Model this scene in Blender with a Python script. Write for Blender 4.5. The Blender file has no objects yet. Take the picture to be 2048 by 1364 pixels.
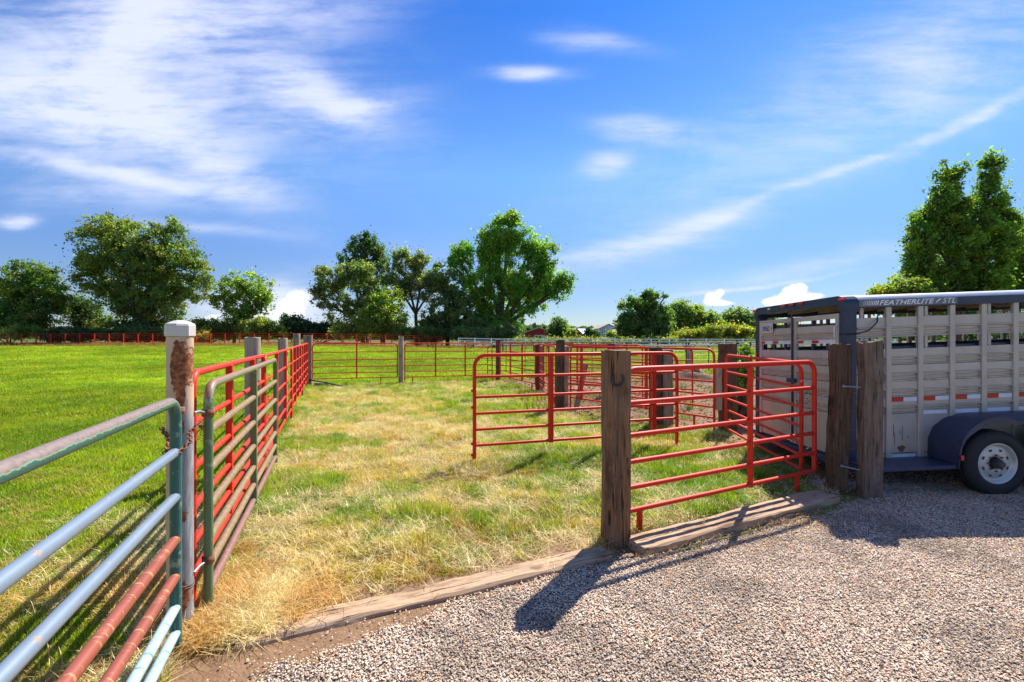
import bpy, math, random
import numpy as np
from mathutils import Vector, Matrix
random.seed(11); RNG = np.random.default_rng(11)
PI = math.pi; rad = math.radians
S = bpy.context.scene
COL = S.collection

# ------------------------------------------------------------------ camera, sky, sun, exposure
CAMH = 1.8; FPX = 910.0; CXP = 1024.0; HOR = 674.0
cam = bpy.data.cameras.new('camera'); camo = bpy.data.objects.new('camera', cam); COL.objects.link(camo)
camo.location = (0, 0, CAMH); camo.rotation_euler = (rad(90), 0, 0)
cam.sensor_width = 36; cam.lens = 36 * FPX / 2048; cam.shift_y = -8 / 2048; cam.clip_start = .05; cam.clip_end = 6000
S.camera = camo
SUN = Vector((.76, 1.10, 1.62)).normalized()
SUN_EL = math.asin(SUN.z); SUN_AZ = math.atan2(SUN.x, SUN.y)
sl = bpy.data.lights.new('sun', 'SUN'); sl.energy = 5.0; sl.angle = rad(.55); sl.color = (1, .93, .81)
so = bpy.data.objects.new('sun', sl); COL.objects.link(so)
so.rotation_euler = SUN.to_track_quat('Z', 'Y').to_euler(); so.location = (20, 30, 50)
S.view_settings.view_transform = 'Standard'; S.view_settings.look = 'None'
S.view_settings.exposure = 0.98; S.view_settings.gamma = 1; S.view_settings.use_curve_mapping = False
S.render.engine = 'CYCLES'
S.cycles.max_bounces = 6; S.cycles.transparent_max_bounces = 8; S.cycles.diffuse_bounces = 3
S.cycles.use_denoising = True


class NT:
    """small node-graph helper"""
    def __init__(s, t): s.t = t; s.n = t.nodes; s.l = t.links
    def new(s, k, **kw):
        n = s.n.new(k)
        for a, v in kw.items(): setattr(n, a, v)
        return n
    def put(s, sock, v):
        if hasattr(v, 'links') or isinstance(v, bpy.types.NodeSocket): s.l.new(v, sock)
        elif v is not None: sock.default_value = v
    def m(s, op, a, b=None, c=None, clamp=False):
        n = s.new('ShaderNodeMath', operation=op, use_clamp=clamp)
        for i, v in enumerate((a, b, c)):
            if v is not None: s.put(n.inputs[i], v)
        return n.outputs[0]
    def mix(s, f, a, b, mode='MIX'):
        n = s.new('ShaderNodeMix', data_type='RGBA', blend_type=mode, clamp_factor=True)
        s.put(n.inputs[0], f); s.put(n.inputs[6], a if not isinstance(a, tuple) else c4(a)); s.put(n.inputs[7], b if not isinstance(b, tuple) else c4(b))
        return n.outputs[2]
    def noise(s, vec, scale, detail=3, rough=.55, dist=0, out=0):
        n = s.new('ShaderNodeTexNoise'); s.put(n.inputs['Vector'], vec)
        n.inputs['Scale'].default_value = scale; n.inputs['Detail'].default_value = detail
        n.inputs['Roughness'].default_value = rough; n.inputs['Distortion'].default_value = dist
        return n.outputs[out]
    def ramp(s, f, stops, interp='LINEAR'):
        n = s.new('ShaderNodeValToRGB'); s.put(n.inputs[0], f); e = n.color_ramp.elements; n.color_ramp.interpolation = interp
        while len(e) < len(stops): e.new(.5)
        for i, (p, c) in enumerate(stops):
            e[i].position = p; e[i].color = c4(c if isinstance(c, tuple) else (c, c, c))
        return n.outputs[0]
    def step(s, x, a, b):
        n = s.new('ShaderNodeMapRange', interpolation_type='SMOOTHSTEP'); s.put(n.inputs[0], x)
        s.put(n.inputs[1], a); s.put(n.inputs[2], b); return n.outputs[0]
    def mapping(s, vec, scale=(1, 1, 1), rot=(0, 0, 0), loc=(0, 0, 0)):
        n = s.new('ShaderNodeMapping'); s.put(n.inputs[0], vec)
        n.inputs[1].default_value = loc; n.inputs[2].default_value = rot; n.inputs[3].default_value = scale
        return n.outputs[0]


def c4(c): return (c[0], c[1], c[2], 1.0)


def build_world():
    w = bpy.data.worlds.new('World'); S.world = w; w.use_nodes = True
    g = NT(w.node_tree); g.n.clear()
    sky = g.new('ShaderNodeTexSky', sky_type='NISHITA', sun_disc=False)
    sky.sun_elevation = SUN_EL; sky.sun_rotation = SUN_AZ; sky.altitude = 700; sky.air_density = 1.0; sky.dust_density = .35; sky.ozone_density = 1.6
    tc = g.new('ShaderNodeTexCoord'); sep = g.new('ShaderNodeSeparateXYZ'); g.l.new(tc.outputs['Generated'], sep.inputs[0])
    X, Y, Z = sep.outputs
    yy = g.m('MAXIMUM', Y, .12)
    u = g.m('DIVIDE', X, yy); v = g.m('DIVIDE', Z, yy)
    front = g.step(Y, .12, .35)
    cmb = g.new('ShaderNodeCombineXYZ'); g.put(cmb.inputs[0], u); g.put(cmb.inputs[1], v); P = cmb.outputs[0]
    wn = g.noise(P, 2.2, 3, .5, out=1)
    sw = g.new('ShaderNodeSeparateColor'); g.put(sw.inputs[0], wn)
    wu = g.m('ADD', u, g.m('MULTIPLY', g.m('SUBTRACT', sw.outputs[0], .5), .16))
    wv = g.m('ADD', v, g.m('MULTIPLY', g.m('SUBTRACT', sw.outputs[1], .5), .11))
    def blob(px, py, a, b, ang, amp, uu=wu, vv=wv):
        cu = (px - CXP) / FPX; cv = (HOR - py) / FPX; a /= FPX; b /= FPX; t = rad(ang)
        du = g.m('SUBTRACT', uu, cu); dv = g.m('SUBTRACT', vv, cv)
        p = g.m('ADD', g.m('MULTIPLY', du, math.cos(t) / a), g.m('MULTIPLY', dv, math.sin(t) / a))
        q = g.m('ADD', g.m('MULTIPLY', du, -math.sin(t) / b), g.m('MULTIPLY', dv, math.cos(t) / b))
        r2 = g.m('ADD', g.m('MULTIPLY', p, p), g.m('MULTIPLY', q, q))
        return g.m('MULTIPLY', g.m('EXPONENT', g.m('MULTIPLY', r2, -1.0)), amp)
    def total(lst, **k):
        s = None
        for b in lst:
            x = blob(*b, **k); s = x if s is None else g.m('ADD', s, x)
        return s
    cir = total([(275, 60, 75, 105, -55, .52), (110, 205, 240, 62, -8, .78), (370, 285, 200, 42, -30, .5), (590, 185, 190, 46, -22, .5),
                 (710, 228, 95, 26, 14, .5), (240, 345, 210, 15, -9, .62), (230, 385, 190, 30, 0, .28), (30, 431, 44, 11, -5, 1.0),
                 (1060, 146, 75, 16, 0, .62), (1290, 262, 88, 24, -5, .6), (1215, 331, 42, 20, 10, .55), (1290, 472, 250, 20, 17, .40),
                 (1700, 330, 260, 9, 22, .36), (1980, 225, 200, 11, 24, .36), (1560, 300, 420, 95, 18, .2), (1600, 537, 240, 22, 9, .28),
                 (1190, 80, 100, 22, -8, .3), (1900, 90, 240, 110, 12, .2), (420, 450, 170, 12, -4, .2), (560, 20, 300, 60, 10, .2),
                 (1500, 572, 170, 5, 6, .45), (700, 540, 260, 40, 10, .12), (480, 600, 120, 30, 12, .45), (585, 615, 80, 40, 0, .8), (110, 205, 330, 110, -5, .28), (300, 40, 330, 90, 0, .3), (380, 200, 420, 200, -8, .22), (1850, 120, 300, 120, 10, .16), (1250, 500, 320, 40, 16, .22)])
    st = g.noise(g.mapping(P, (1.2, 5.0, 1), (0, 0, rad(-12))), 2.4, 6, .6, .7)
    st2 = g.noise(g.mapping(P, (1.0, 6.0, 1), (0, 0, rad(14))), 6.0, 5, .6, .4)
    st3 = g.noise(g.mapping(P, (1.2, 8, 1), (0, 0, rad(-14))), 4.0, 6, .64, 0)
    st4 = g.noise(g.mapping(P, (1.2, 2.8, 1), (0, 0, rad(-20))), 3.0, 7, .62, .35)
    tex = g.m('ADD', g.m('MULTIPLY', st, .5), g.m('ADD', g.m('MULTIPLY', g.step(st3, .34, .66), .50), g.m('ADD', g.m('MULTIPLY', g.step(st4, .34, .66), .70), g.m('MULTIPLY', st2, .2))))
    cirf = g.m('MULTIPLY', g.m('MULTIPLY', cir, g.m('ADD', tex, .05)), front)
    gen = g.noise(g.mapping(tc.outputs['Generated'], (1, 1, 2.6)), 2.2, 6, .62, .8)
    gen = g.m('MULTIPLY', g.step(gen, .42, .8), .75)  # clouds outside the view, strengthened to add fill light
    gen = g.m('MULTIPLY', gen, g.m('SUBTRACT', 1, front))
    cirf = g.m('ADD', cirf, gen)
    cu = total([(1424, 592, 18, 11, 0, .9), (1442, 584, 9, 9, 0, .7), (1440, 606, 36, 8, 0, .9), (1582, 582, 22, 13, 0, .95), (1602, 574, 16, 12, 0, .8), (1582, 600, 52, 12, 0, .95), (1635, 590, 18, 8, 0, .65), (1545, 606, 22, 9, 0, .7),
                (592, 598, 46, 26, 22, .78), (560, 632, 70, 20, 0, .75), (425, 634, 45, 11, 12, .62)], uu=u, vv=v)
    cn = g.noise(P, 34, 6, .66, .2)
    cum = g.step(g.m('ADD', cu, g.m('MULTIPLY', g.m('SUBTRACT', cn, .5), .9)), .40, .74)
    cum = g.m('MULTIPLY', cum, front)
    hs = g.new('ShaderNodeHueSaturation'); hs.inputs[0].default_value = .5; hs.inputs[1].default_value = 1.0; hs.inputs[2].default_value = 1.0
    g.l.new(sky.outputs[0], hs.inputs[4])
    el = g.ramp(Z, [(.0, (.50, .56, .68)), (.07, (.46, .54, .70)), (.16, (.46, .60, .88)), (.33, (.58, .88, 1.18)), (.58, (.21, .60, 1.22)), (1, (.50, .88, 1.35))])  # zenith end of the tint brightened, out of view, to lift the shade
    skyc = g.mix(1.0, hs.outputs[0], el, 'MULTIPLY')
    cirf = g.m('SUBTRACT', 1, g.m('EXPONENT', g.m('MULTIPLY', g.m('POWER', cirf, 1.45), -2.3)))
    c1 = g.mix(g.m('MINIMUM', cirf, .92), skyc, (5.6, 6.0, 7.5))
    cs = g.noise(P, 22, 4, .6)
    cc = g.mix(g.step(cs, .35, .65), (6.2, 6.6, 7.8), (7.6, 7.5, 7.5))
    c2 = g.mix(cum, c1, cc)
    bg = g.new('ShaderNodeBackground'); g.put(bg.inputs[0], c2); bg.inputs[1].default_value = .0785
    out = g.new('ShaderNodeOutputWorld'); g.l.new(bg.outputs[0], out.inputs[0])
build_world()

# ------------------------------------------------------------------ numeric noise, terrain
def _h(i, j, s): 
    n = (i * 374761393 + j * 668265263 + s * 974634777) & 0xffffffff
    n = ((n ^ (n >> 13)) * 1274126177) & 0xffffffff
    return ((n ^ (n >> 16)) & 0xffff) / 65535.0
def vnoise(x, y, s=0):
    x = np.asarray(x, float); y = np.asarray(y, float)
    i = np.floor(x).astype(np.int64); j = np.floor(y).astype(np.int64); fx = x - i; fy = y - j
    fx = fx * fx * (3 - 2 * fx); fy = fy * fy * (3 - 2 * fy)
    a = _h(i, j, s); b = _h(i + 1, j, s); c = _h(i, j + 1, s); d = _h(i + 1, j + 1, s)
    return (a * (1 - fx) + b * fx) * (1 - fy) + (c * (1 - fx) + d * fx) * fy
def fbm(x, y, s=0, o=4):
    t = 0; a = .5; n = 0
    for k in range(o): t = t + a * vnoise(np.asarray(x) * 2 ** k, np.asarray(y) * 2 ** k, s + k); n += a; a *= .5
    return t / n
def sm(x, a, b):
    t = np.clip((np.asarray(x, float) - a) / (b - a), 0, 1); return t * t * (3 - 2 * t)
def inpoly(x, y, poly):
    x = np.asarray(x); y = np.asarray(y); r = np.zeros(x.shape, bool); n = len(poly)
    for k in range(n):
        x1, y1 = poly[k]; x2, y2 = poly[(k + 1) % n]
        if y1 == y2: continue
        c = ((y1 > y) != (y2 > y)) & (x < (x2 - x1) * (y - y1) / (y2 - y1) + x1); r ^= c
    return r
CORRAL = [(-1.86, 2.62), (-7.4, 16.6), (-.6, 18.5), (.85, 14.9), (1.15, 11.2), (2.9, 9.2), (3.9, 8.7), (3.75, 5.2), (1.15, 3.95), (.7, 3.7), (-1.6, 2.72)]
YARD = [(-.9, 18.9), (.55, 14.9), (.75, 11.6), (2.3, 9.6), (3.0, 8.75), (3.75, 8.2), (3.45, 5.3), (4.2, 5.0), (4.1, 7.5), (12, 8), (30, 12), (30, 21), (9, 20.6), (2, 20.4)]
GRAVEL = [(-1.0, 1.4), (-1.46, 2.42), (-1.06, 2.67), (-.18, 3.17), (.75, 3.62), (1.1, 3.72), (2.3, 4.25), (3.62, 4.9), (4.25, 5.15), (4.5, 7.9), (30, 8.6), (30, -12), (.8, -12), (-.2, -.5)]
def terr(x, y):
    x = np.asarray(x, float); y = np.asarray(y, float)
    q = x / np.maximum(y, 1.0)
    s = 1 - .72 * sm(q, -.5, -.02)
    h = s * (.5 * sm(y, 36, 61) + .3 * sm(y, 60.5, 65)) * (1 - sm(y, 220, 500))
    near = 1 - sm(y, 18, 40)
    inc = inpoly(x, y, CORRAL)
    h = h + near * (fbm(x * 1.1, y * 1.1, 5, 3) - .5) * .03 + near * inc * (fbm(x * 3, y * 3, 9, 3) - .5) * .035
    return h
def tz(x, y): return float(terr(np.array([x]), np.array([y]))[0])

# ------------------------------------------------------------------ materials
MATS = {}
def material(name):
    m = bpy.data.materials.new(name); m.use_nodes = True; g = NT(m.node_tree); g.n.clear()
    out = g.new('ShaderNodeOutputMaterial'); MATS[name] = m
    return m, g, out
def pbsdf(g, out, col, rough=.5, metal=0, bump=None, bstr=.3, bdist=.01, spec=.5):
    b = g.new('ShaderNodeBsdfPrincipled'); g.put(b.inputs['Base Color'], c4(col) if isinstance(col, tuple) else col)
    g.put(b.inputs['Roughness'], rough); g.put(b.inputs['Metallic'], metal); b.inputs['Specular IOR Level'].default_value = spec
    if bump is not None:
        n = g.new('ShaderNodeBump'); n.inputs['Strength'].default_value = bstr; n.inputs['Distance'].default_value = bdist
        g.put(n.inputs['Height'], bump); g.l.new(n.outputs[0], b.inputs['Normal'])
    g.l.new(b.outputs[0], out.inputs[0]); return b
def obco(g): return g.new('ShaderNodeTexCoord').outputs['Object']
def oinfo(g): return g.new('ShaderNodeObjectInfo').outputs['Random']

def m_paint(name, col, rough=.38, chips=.62, chipcol=(.22, .1, .06), dust=(.45, .36, .28), dustamt=.25, metal=0):
    m, g, out = material(name); co = obco(g)
    n = g.noise(co, 14, 5, .6); f = g.step(n, chips, chips + .04)
    n2 = g.noise(co, 3, 4, .6); v = g.mix(g.m('MULTIPLY', g.step(n2, .4, .8), dustamt), col, dust)
    n3 = g.noise(co, 90, 2, .5); v = g.mix(g.step(n3, .70, .76), v, chipcol)
    c = g.mix(f, v, chipcol)
    pbsdf(g, out, c, g.m('ADD', rough, g.m('MULTIPLY', f, .3)), metal, n, .12 if name != 'trailer_aluminium' else .02, .004, .28 if name.startswith('red') else .5); return m
m_paint('red_pipe_paint', (.64, .030, .012), .5, .70, (.26, .06, .04), (.60, .10, .05), .15)
m_paint('red_pipe_old', (.56, .032, .013), .55, .68, (.26, .06, .04), (.52, .11, .06), .2)
m_paint('dark_pipe', (.012, .028, .02), .4, .75)
m_paint('navy_steel', (.022, .034, .075), .38, .74, (.10, .09, .09), (.12, .13, .17), .3)
m_paint('galvanised', (.20, .26, .34), .40, .66, (.30, .22, .17), (.30, .36, .43), .5, .3)
m_paint('zinc_hardware', (.26, .28, .32), .45, .8, (.2, .17, .14), (.3, .3, .3), .2, .5)
m_paint('chain_steel', (.13, .12, .115), .6, .7, (.12, .07, .05), (.16, .14, .12), .3, .3)
m_paint('rust', (.20, .075, .035), .8, .55, (.10, .05, .03), (.33, .15, .07), .6)
m_paint('black_iron', (.02, .022, .026), .5, .7)
m_paint('teal_paint', (.03, .13, .12), .35, .72, (.32, .42, .38), (.05, .15, .12), .4)
m_paint('trailer_aluminium', (.53, .47, .405), .45, .74, (.30, .25, .20), (.34, .30, .26), .6, .2)
m_paint('white_vinyl', (.78, .82, .84), .45, .8, (.6, .6, .6), (.7, .72, .7), .2)
m_paint('cap_white', (.62, .59, .54), .42, .74, (.40, .37, .33), (.55, .5, .44), .4)

def m_rail(name, base, streak, amt, st=.55):
    m, g, out = material(name); co = obco(g)
    n = g.noise(g.mapping(co, (14, 4, 4)), 3, 5, .62); n2 = g.noise(g.mapping(co, (2, 9, 9)), 2.5, 4, .6)
    n3 = g.noise(g.mapping(co, (60, 6, 6)), 1.2, 3, .6)
    c = g.mix(g.m('MULTIPLY', g.step(n, st, st + .12), amt), base, streak)
    c = g.mix(g.m('MULTIPLY', g.step(n3, .66, .70), amt), c, streak)
    c = g.mix(g.m('MULTIPLY', g.step(n2, .45, .7), .35), c, tuple(x * .62 for x in base))
    pbsdf(g, out, c, .45, 0, n, .1, .004); return m
m_rail('primer_rail', (.27, .065, .04), (.45, .27, .12), .8)
m_rail('tan_rail', (.25, .15, .09), (.27, .28, .09), .8, .5)
m_rail('mauve_rail', (.24, .12, .105), (.4, .3, .2), .6)
m_rail('pale_rail', (.34, .46, .50), (.03, .24, .24), .9, .56)
def m_patina(name, under, top, zt=.15):
    m, g, out = material(name); geo = g.new('ShaderNodeNewGeometry'); sp = g.new('ShaderNodeSeparateXYZ'); g.l.new(geo.outputs['Normal'], sp.inputs[0])
    co = obco(g); n = g.noise(co, 16, 5, .65); n2 = g.noise(co, 60, 3, .6)
    e = g.m('ADD', sp.outputs[2], g.m('MULTIPLY', g.m('SUBTRACT', n, .5), 1.1))
    f = g.step(e, zt, zt + .12); edge = g.m('SUBTRACT', g.step(e, zt - .16, zt - .04), f)
    t = g.mix(g.step(n2, .4, .7), top, tuple(x * .72 for x in top))
    c = g.mix(f, under, t); c = g.mix(g.m('MULTIPLY', edge, .6), c, (.34, .42, .26))
    pbsdf(g, out, c, g.mix(f, (.3, .3, .3), (.5, .5, .5)), 0, n, .1, .004); return m
m_patina('worn_teal_frame', (.026, .12, .11), (.21, .155, .14), .22)
m_patina('worn_green_frame', (.10, .165, .08), (.27, .14, .10), .25)

def m_wood(name, c1, c2, dark, grey, greyamt=.4, crack=.62, sc=1, along='z'):
    m, g, out = material(name); co = obco(g); r = oinfo(g)
    if along == 'x':
        q = g.new('ShaderNodeSeparateXYZ'); g.put(q.inputs[0], co); w = g.new('ShaderNodeCombineXYZ'); g.l.new(q.outputs[2], w.inputs[0]); g.l.new(q.outputs[1], w.inputs[1]); g.l.new(q.outputs[0], w.inputs[2]); co = w.outputs[0]
    cm = g.new('ShaderNodeVectorMath', operation='ADD'); g.put(cm.inputs[0], co)
    cx = g.new('ShaderNodeCombineXYZ'); g.put(cx.inputs[0], g.m('MULTIPLY', r, 37)); g.put(cx.inputs[2], g.m('MULTIPLY', r, 11)); g.l.new(cx.outputs[0], cm.inputs[1])
    p = cm.outputs[0]
    fine = g.noise(g.mapping(p, (60 * sc, 60 * sc, 3.2)), 1, 5, .62, .3); broad = g.noise(g.mapping(p, (9, 9, 1.4)), 1, 4, .6, .4)
    cr = g.noise(g.mapping(p, (34 * sc, 34 * sc, 1.7)), 1, 4, .55, .5); blot = g.noise(g.mapping(p, (6, 6, 3)), 1, 4, .6)
    c = g.mix(g.step(fine, .3, .72), c1, c2)
    c = g.mix(g.m('MULTIPLY', g.step(broad, .42, .66), greyamt), c, grey)
    c = g.mix(g.m('MULTIPLY', g.step(blot, .5, .72), .75), c, dark)
    vo = g.new('ShaderNodeTexVoronoi', feature='F1'); g.put(vo.inputs['Vector'], g.mapping(p, (3.4, 3.4, 2.0))); vo.inputs['Scale'].default_value = 1
    kn = g.m('SUBTRACT', 1, g.step(vo.outputs[0], .09, .17)); c = g.mix(g.m('MULTIPLY', kn, .8), c, dark)
    k = g.step(cr, crack, crack + .05); c = g.mix(g.m('MULTIPLY', k, .85), c, tuple(x * .25 for x in dark))
    h = g.m('SUBTRACT', g.m('ADD', g.m('MULTIPLY', fine, .5), g.m('MULTIPLY', broad, .4)), g.m('MULTIPLY', k, 1.3))
    pbsdf(g, out, c, .85, 0, h, .75, .012, .25); return m
m_wood('tie_brown', (.15, .075, .035), (.30, .165, .08), (.055, .03, .018), (.26, .20, .15), .35)
m_wood('tie_dark', (.065, .036, .021), (.14, .082, .048), (.020, .013, .010), (.17, .13, .10), .3)
m_wood('tie_grey', (.20, .155, .115), (.36, .29, .22), (.09, .06, .045), (.38, .34, .29), .5)
m_wood('tie_weathered', (.11, .075, .05), (.22, .16, .115), (.045, .028, .02), (.25, .20, .165), .4)
m_wood('post_grey', (.29, .235, .165), (.44, .37, .27), (.14, .10, .07), (.42, .40, .36), .5)
m_wood('tie_reddish', (.12, .035, .025), (.20, .07, .045), (.05, .018, .015), (.2, .12, .1), .3)
m_wood('curb_wood', (.30, .19, .115), (.48, .33, .21), (.16, .09, .05), (.46, .35, .26), .45, .60, 1, 'x')

def m_plain(name, col, rough=.6, metal=0, emit=0):
    m, g, out = material(name); n = g.noise(obco(g), 8, 4, .6)
    c = g.mix(g.m('MULTIPLY', g.step(n, .35, .7), .35), col, tuple(x * .7 for x in col)); pbsdf(g, out, c, rough, metal, n, .05, .005); return m
m_plain('reflector_red', (.55, .01, .012), .25); m_plain('reflector_white', (.74, .76, .82), .3); m_plain('lamp_red', (.62, .03, .02), .15)
m_plain('lamp_clear', (.7, .6, .5), .2); m_plain('rim_silver', (.56, .56, .53), .35, .3); m_plain('black_rubber', (.022, .022, .024), .8)
m_plain('decal_grey', (.16, .17, .20), .4); m_plain('decal_letter', (.85, .86, .88), .4); m_plain('roof_skin', (.60, .61, .62), .35, .3)
m_plain('floor_board', (.12, .1, .09), .8); m_plain('barn_red', (.40, .03, .025), .7); m_plain('metal_roof', (.62, .66, .72), .4, .3)
m_plain('house_blue', (.58, .72, .86), .7); m_plain('shingle_tan', (.34, .26, .21), .85); m_plain('trim_white', (.75, .75, .74), .6)
m_plain('dark_glass', (.03, .05, .07), .1); m_plain('plate_white', (.62, .60, .58), .4); m_plain('plate_blue', (.04, .05, .18), .5)
m_plain('shed_brown', (.20, .075, .05), .8); m_plain('boat_white', (.78, .8, .82), .4)

def m_bark():
    m, g, out = material('bark'); p = obco(g); n = g.noise(g.mapping(p, (5, 5, 1)), 2, 5, .65)
    pbsdf(g, out, g.ramp(n, [(.3, (.035, .026, .02)), (.7, (.16, .125, .09))]), .9, 0, n, .8, .05, .2)
m_bark()
def m_steelpost():
    m, g, out = material('painted_pipe'); co = obco(g); sp = g.new('ShaderNodeSeparateXYZ'); g.l.new(co, sp.inputs[0]); X, Y, Z = sp.outputs
    n = g.noise(g.mapping(co, (7, 7, 3)), 1.6, 5, .62); nf = g.noise(co, 40, 4, .6)
    # bare galvanised zone low down and to the right, cream paint to the left
    z0 = g.m('ADD', g.m('MULTIPLY', g.m('SUBTRACT', n, .5), .5), Z)
    bare = g.m('SUBTRACT', 1, g.step(z0, 1.30, 1.42))
    side = g.step(g.m('ADD', X, g.m('MULTIPLY', g.m('SUBTRACT', nf, .5), .012)), -.012, .004)
    bare = g.m('MULTIPLY', bare, side)
    cream = g.mix(g.step(n, .4, .7), (.64, .45, .30), (.52, .35, .22))
    zinc = g.mix(g.step(g.noise(g.mapping(co, (40, 40, 5)), 1, 4, .6), .35, .7), (.20, .20, .215), (.36, .37, .40))
    c = g.mix(bare, cream, zinc)
    def patch(cx, cz, rx, rz):
        a = g.m('DIVIDE', g.m('SUBTRACT', X, cx), rx); b = g.m('DIVIDE', g.m('SUBTRACT', Z, cz), rz)
        r = g.m('ADD', g.m('MULTIPLY', a, a), g.m('MULTIPLY', b, b))
        r = g.m('ADD', r, g.m('MULTIPLY', g.m('SUBTRACT', nf, .5), 1.5)); return g.m('SUBTRACT', 1, g.step(r, .75, 1.1))
    rs = None
    for q in ((.035, 1.62, .045, .17), (.04, 1.45, .02, .08), (.03, 1.27, .025, .09), (.035, .73, .03, .045), (-.02, 1.16, .03, .06), (.05, .25, .02, .1)):
        t = patch(*q); rs = t if rs is None else g.m('MAXIMUM', rs, t)
    rc = g.mix(g.step(nf, .4, .65), (.17, .045, .025), (.42, .16, .05)); c = g.mix(rs, c, rc)
    pbsdf(g, out, c, g.mix(rs, (.5, .5, .5), (.85, .85, .85)), 0, nf, .12, .004)
m_steelpost()
def m_leaf(name, trans=.45):
    m, g, out = material(name); a = g.new('ShaderNodeAttribute', attribute_name='col')
    d = g.new('ShaderNodeBsdfDiffuse'); t = g.new('ShaderNodeBsdfTranslucent'); gl = g.new('ShaderNodeBsdfGlossy'); gl.inputs['Roughness'].default_value = .5
    g.l.new(a.outputs[0], d.inputs[0]); g.put(t.inputs[0], g.mix(1, a.outputs[0], (1.5, 1.6, .6), 'MULTIPLY'))
    mx = g.new('ShaderNodeMixShader'); mx.inputs[0].default_value = trans; g.l.new(d.outputs[0], mx.inputs[1]); g.l.new(t.outputs[0], mx.inputs[2])
    m2 = g.new('ShaderNodeMixShader'); m2.inputs[0].default_value = .03; g.l.new(mx.outputs[0], m2.inputs[1]); g.l.new(gl.outputs[0], m2.inputs[2])
    g.l.new(m2.outputs[0], out.inputs[0]); return m
m_leaf('leaves', .58)
def m_blade(name, trans, rough=.5, gloss=.05, solid=False):
    m, g, out = material(name); a = g.new('ShaderNodeAttribute', attribute_name='col'); a.attribute_type = 'INSTANCER'
    c = a.outputs[0]
    if solid:
        n = g.noise(obco(g), 1.5, 3, .6); c = g.mix(g.step(n, .3, .8), c, g.mix(1, c, (.62, .58, .55), 'MULTIPLY'))
        pbsdf(g, out, c, .75, 0, None, spec=.3); return m
    d = g.new('ShaderNodeBsdfDiffuse'); t = g.new('ShaderNodeBsdfTranslucent'); gl = g.new('ShaderNodeBsdfGlossy'); gl.inputs['Roughness'].default_value = .35
    g.l.new(c, d.inputs[0]); g.put(t.inputs[0], g.mix(1, c, (1.25, 1.3, .7), 'MULTIPLY'))
    mx = g.new('ShaderNodeMixShader'); mx.inputs[0].default_value = trans; g.l.new(d.outputs[0], mx.inputs[1]); g.l.new(t.outputs[0], mx.inputs[2])
    m2 = g.new('ShaderNodeMixShader'); m2.inputs[0].default_value = gloss; g.l.new(mx.outputs[0], m2.inputs[1]); g.l.new(gl.outputs[0], m2.inputs[2])
    g.l.new(m2.outputs[0], out.inputs[0]); return m
m_blade('grass_blade', .5, gloss=.015); m_blade('straw_blade', .4, gloss=.02); m_blade('pebble', 0, solid=True)
def m_ground():
    m, g, out = material('soil'); a = g.new('ShaderNodeAttribute', attribute_name='col'); co = obco(g)
    n = g.noise(co, 9, 6, .65); n2 = g.noise(co, 55, 4, .6); n3 = g.noise(co, .35, 4, .6)
    c = g.mix(g.step(n, .3, .75), g.mix(1, a.outputs[0], (.68, .66, .62), 'MULTIPLY'), a.outputs[0])
    c = g.mix(g.m('MULTIPLY', g.step(n2, .4, .7), .35), c, g.mix(1, a.outputs[0], (1.35, 1.3, 1.2), 'MULTIPLY'))
    c = g.mix(g.m('MULTIPLY', g.step(n3, .35, .7), .22), c, g.mix(1, a.outputs[0], (1.3, 1.15, .9), 'MULTIPLY'))
    pbsdf(g, out, c, .95, 0, g.m('ADD', n, g.m('MULTIPLY', n2, .5)), .8, .03, .15)
m_ground()
def m_gravel():
    m, g, out = material('gravel_bed'); co = obco(g)
    v = g.new('ShaderNodeTexVoronoi', feature='F1'); g.put(v.inputs['Vector'], co); v.inputs['Scale'].default_value = 62
    sp = g.new('ShaderNodeSeparateColor'); g.l.new(v.outputs['Color'], sp.inputs[0])
    c = g.ramp(sp.outputs[0], [(0, (.08, .07, .065)), (.2, (.30, .24, .2)), (.45, (.46, .36, .29)), (.7, (.56, .47, .4)), (.88, (.36, .2, .14)), (1, (.7, .66, .6))])
    c = g.mix(g.step(v.outputs[0], .35, .75), c, (.09, .07, .055))
    n = g.noise(co, 1.3, 4, .6); c = g.mix(g.m('MULTIPLY', g.step(n, .5, .75), .4), c, (.20, .14, .1))
    pbsdf(g, out, c, .85, 0, g.m('SUBTRACT', 1, v.outputs[0]), 1, .02, .25)
m_gravel()

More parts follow.
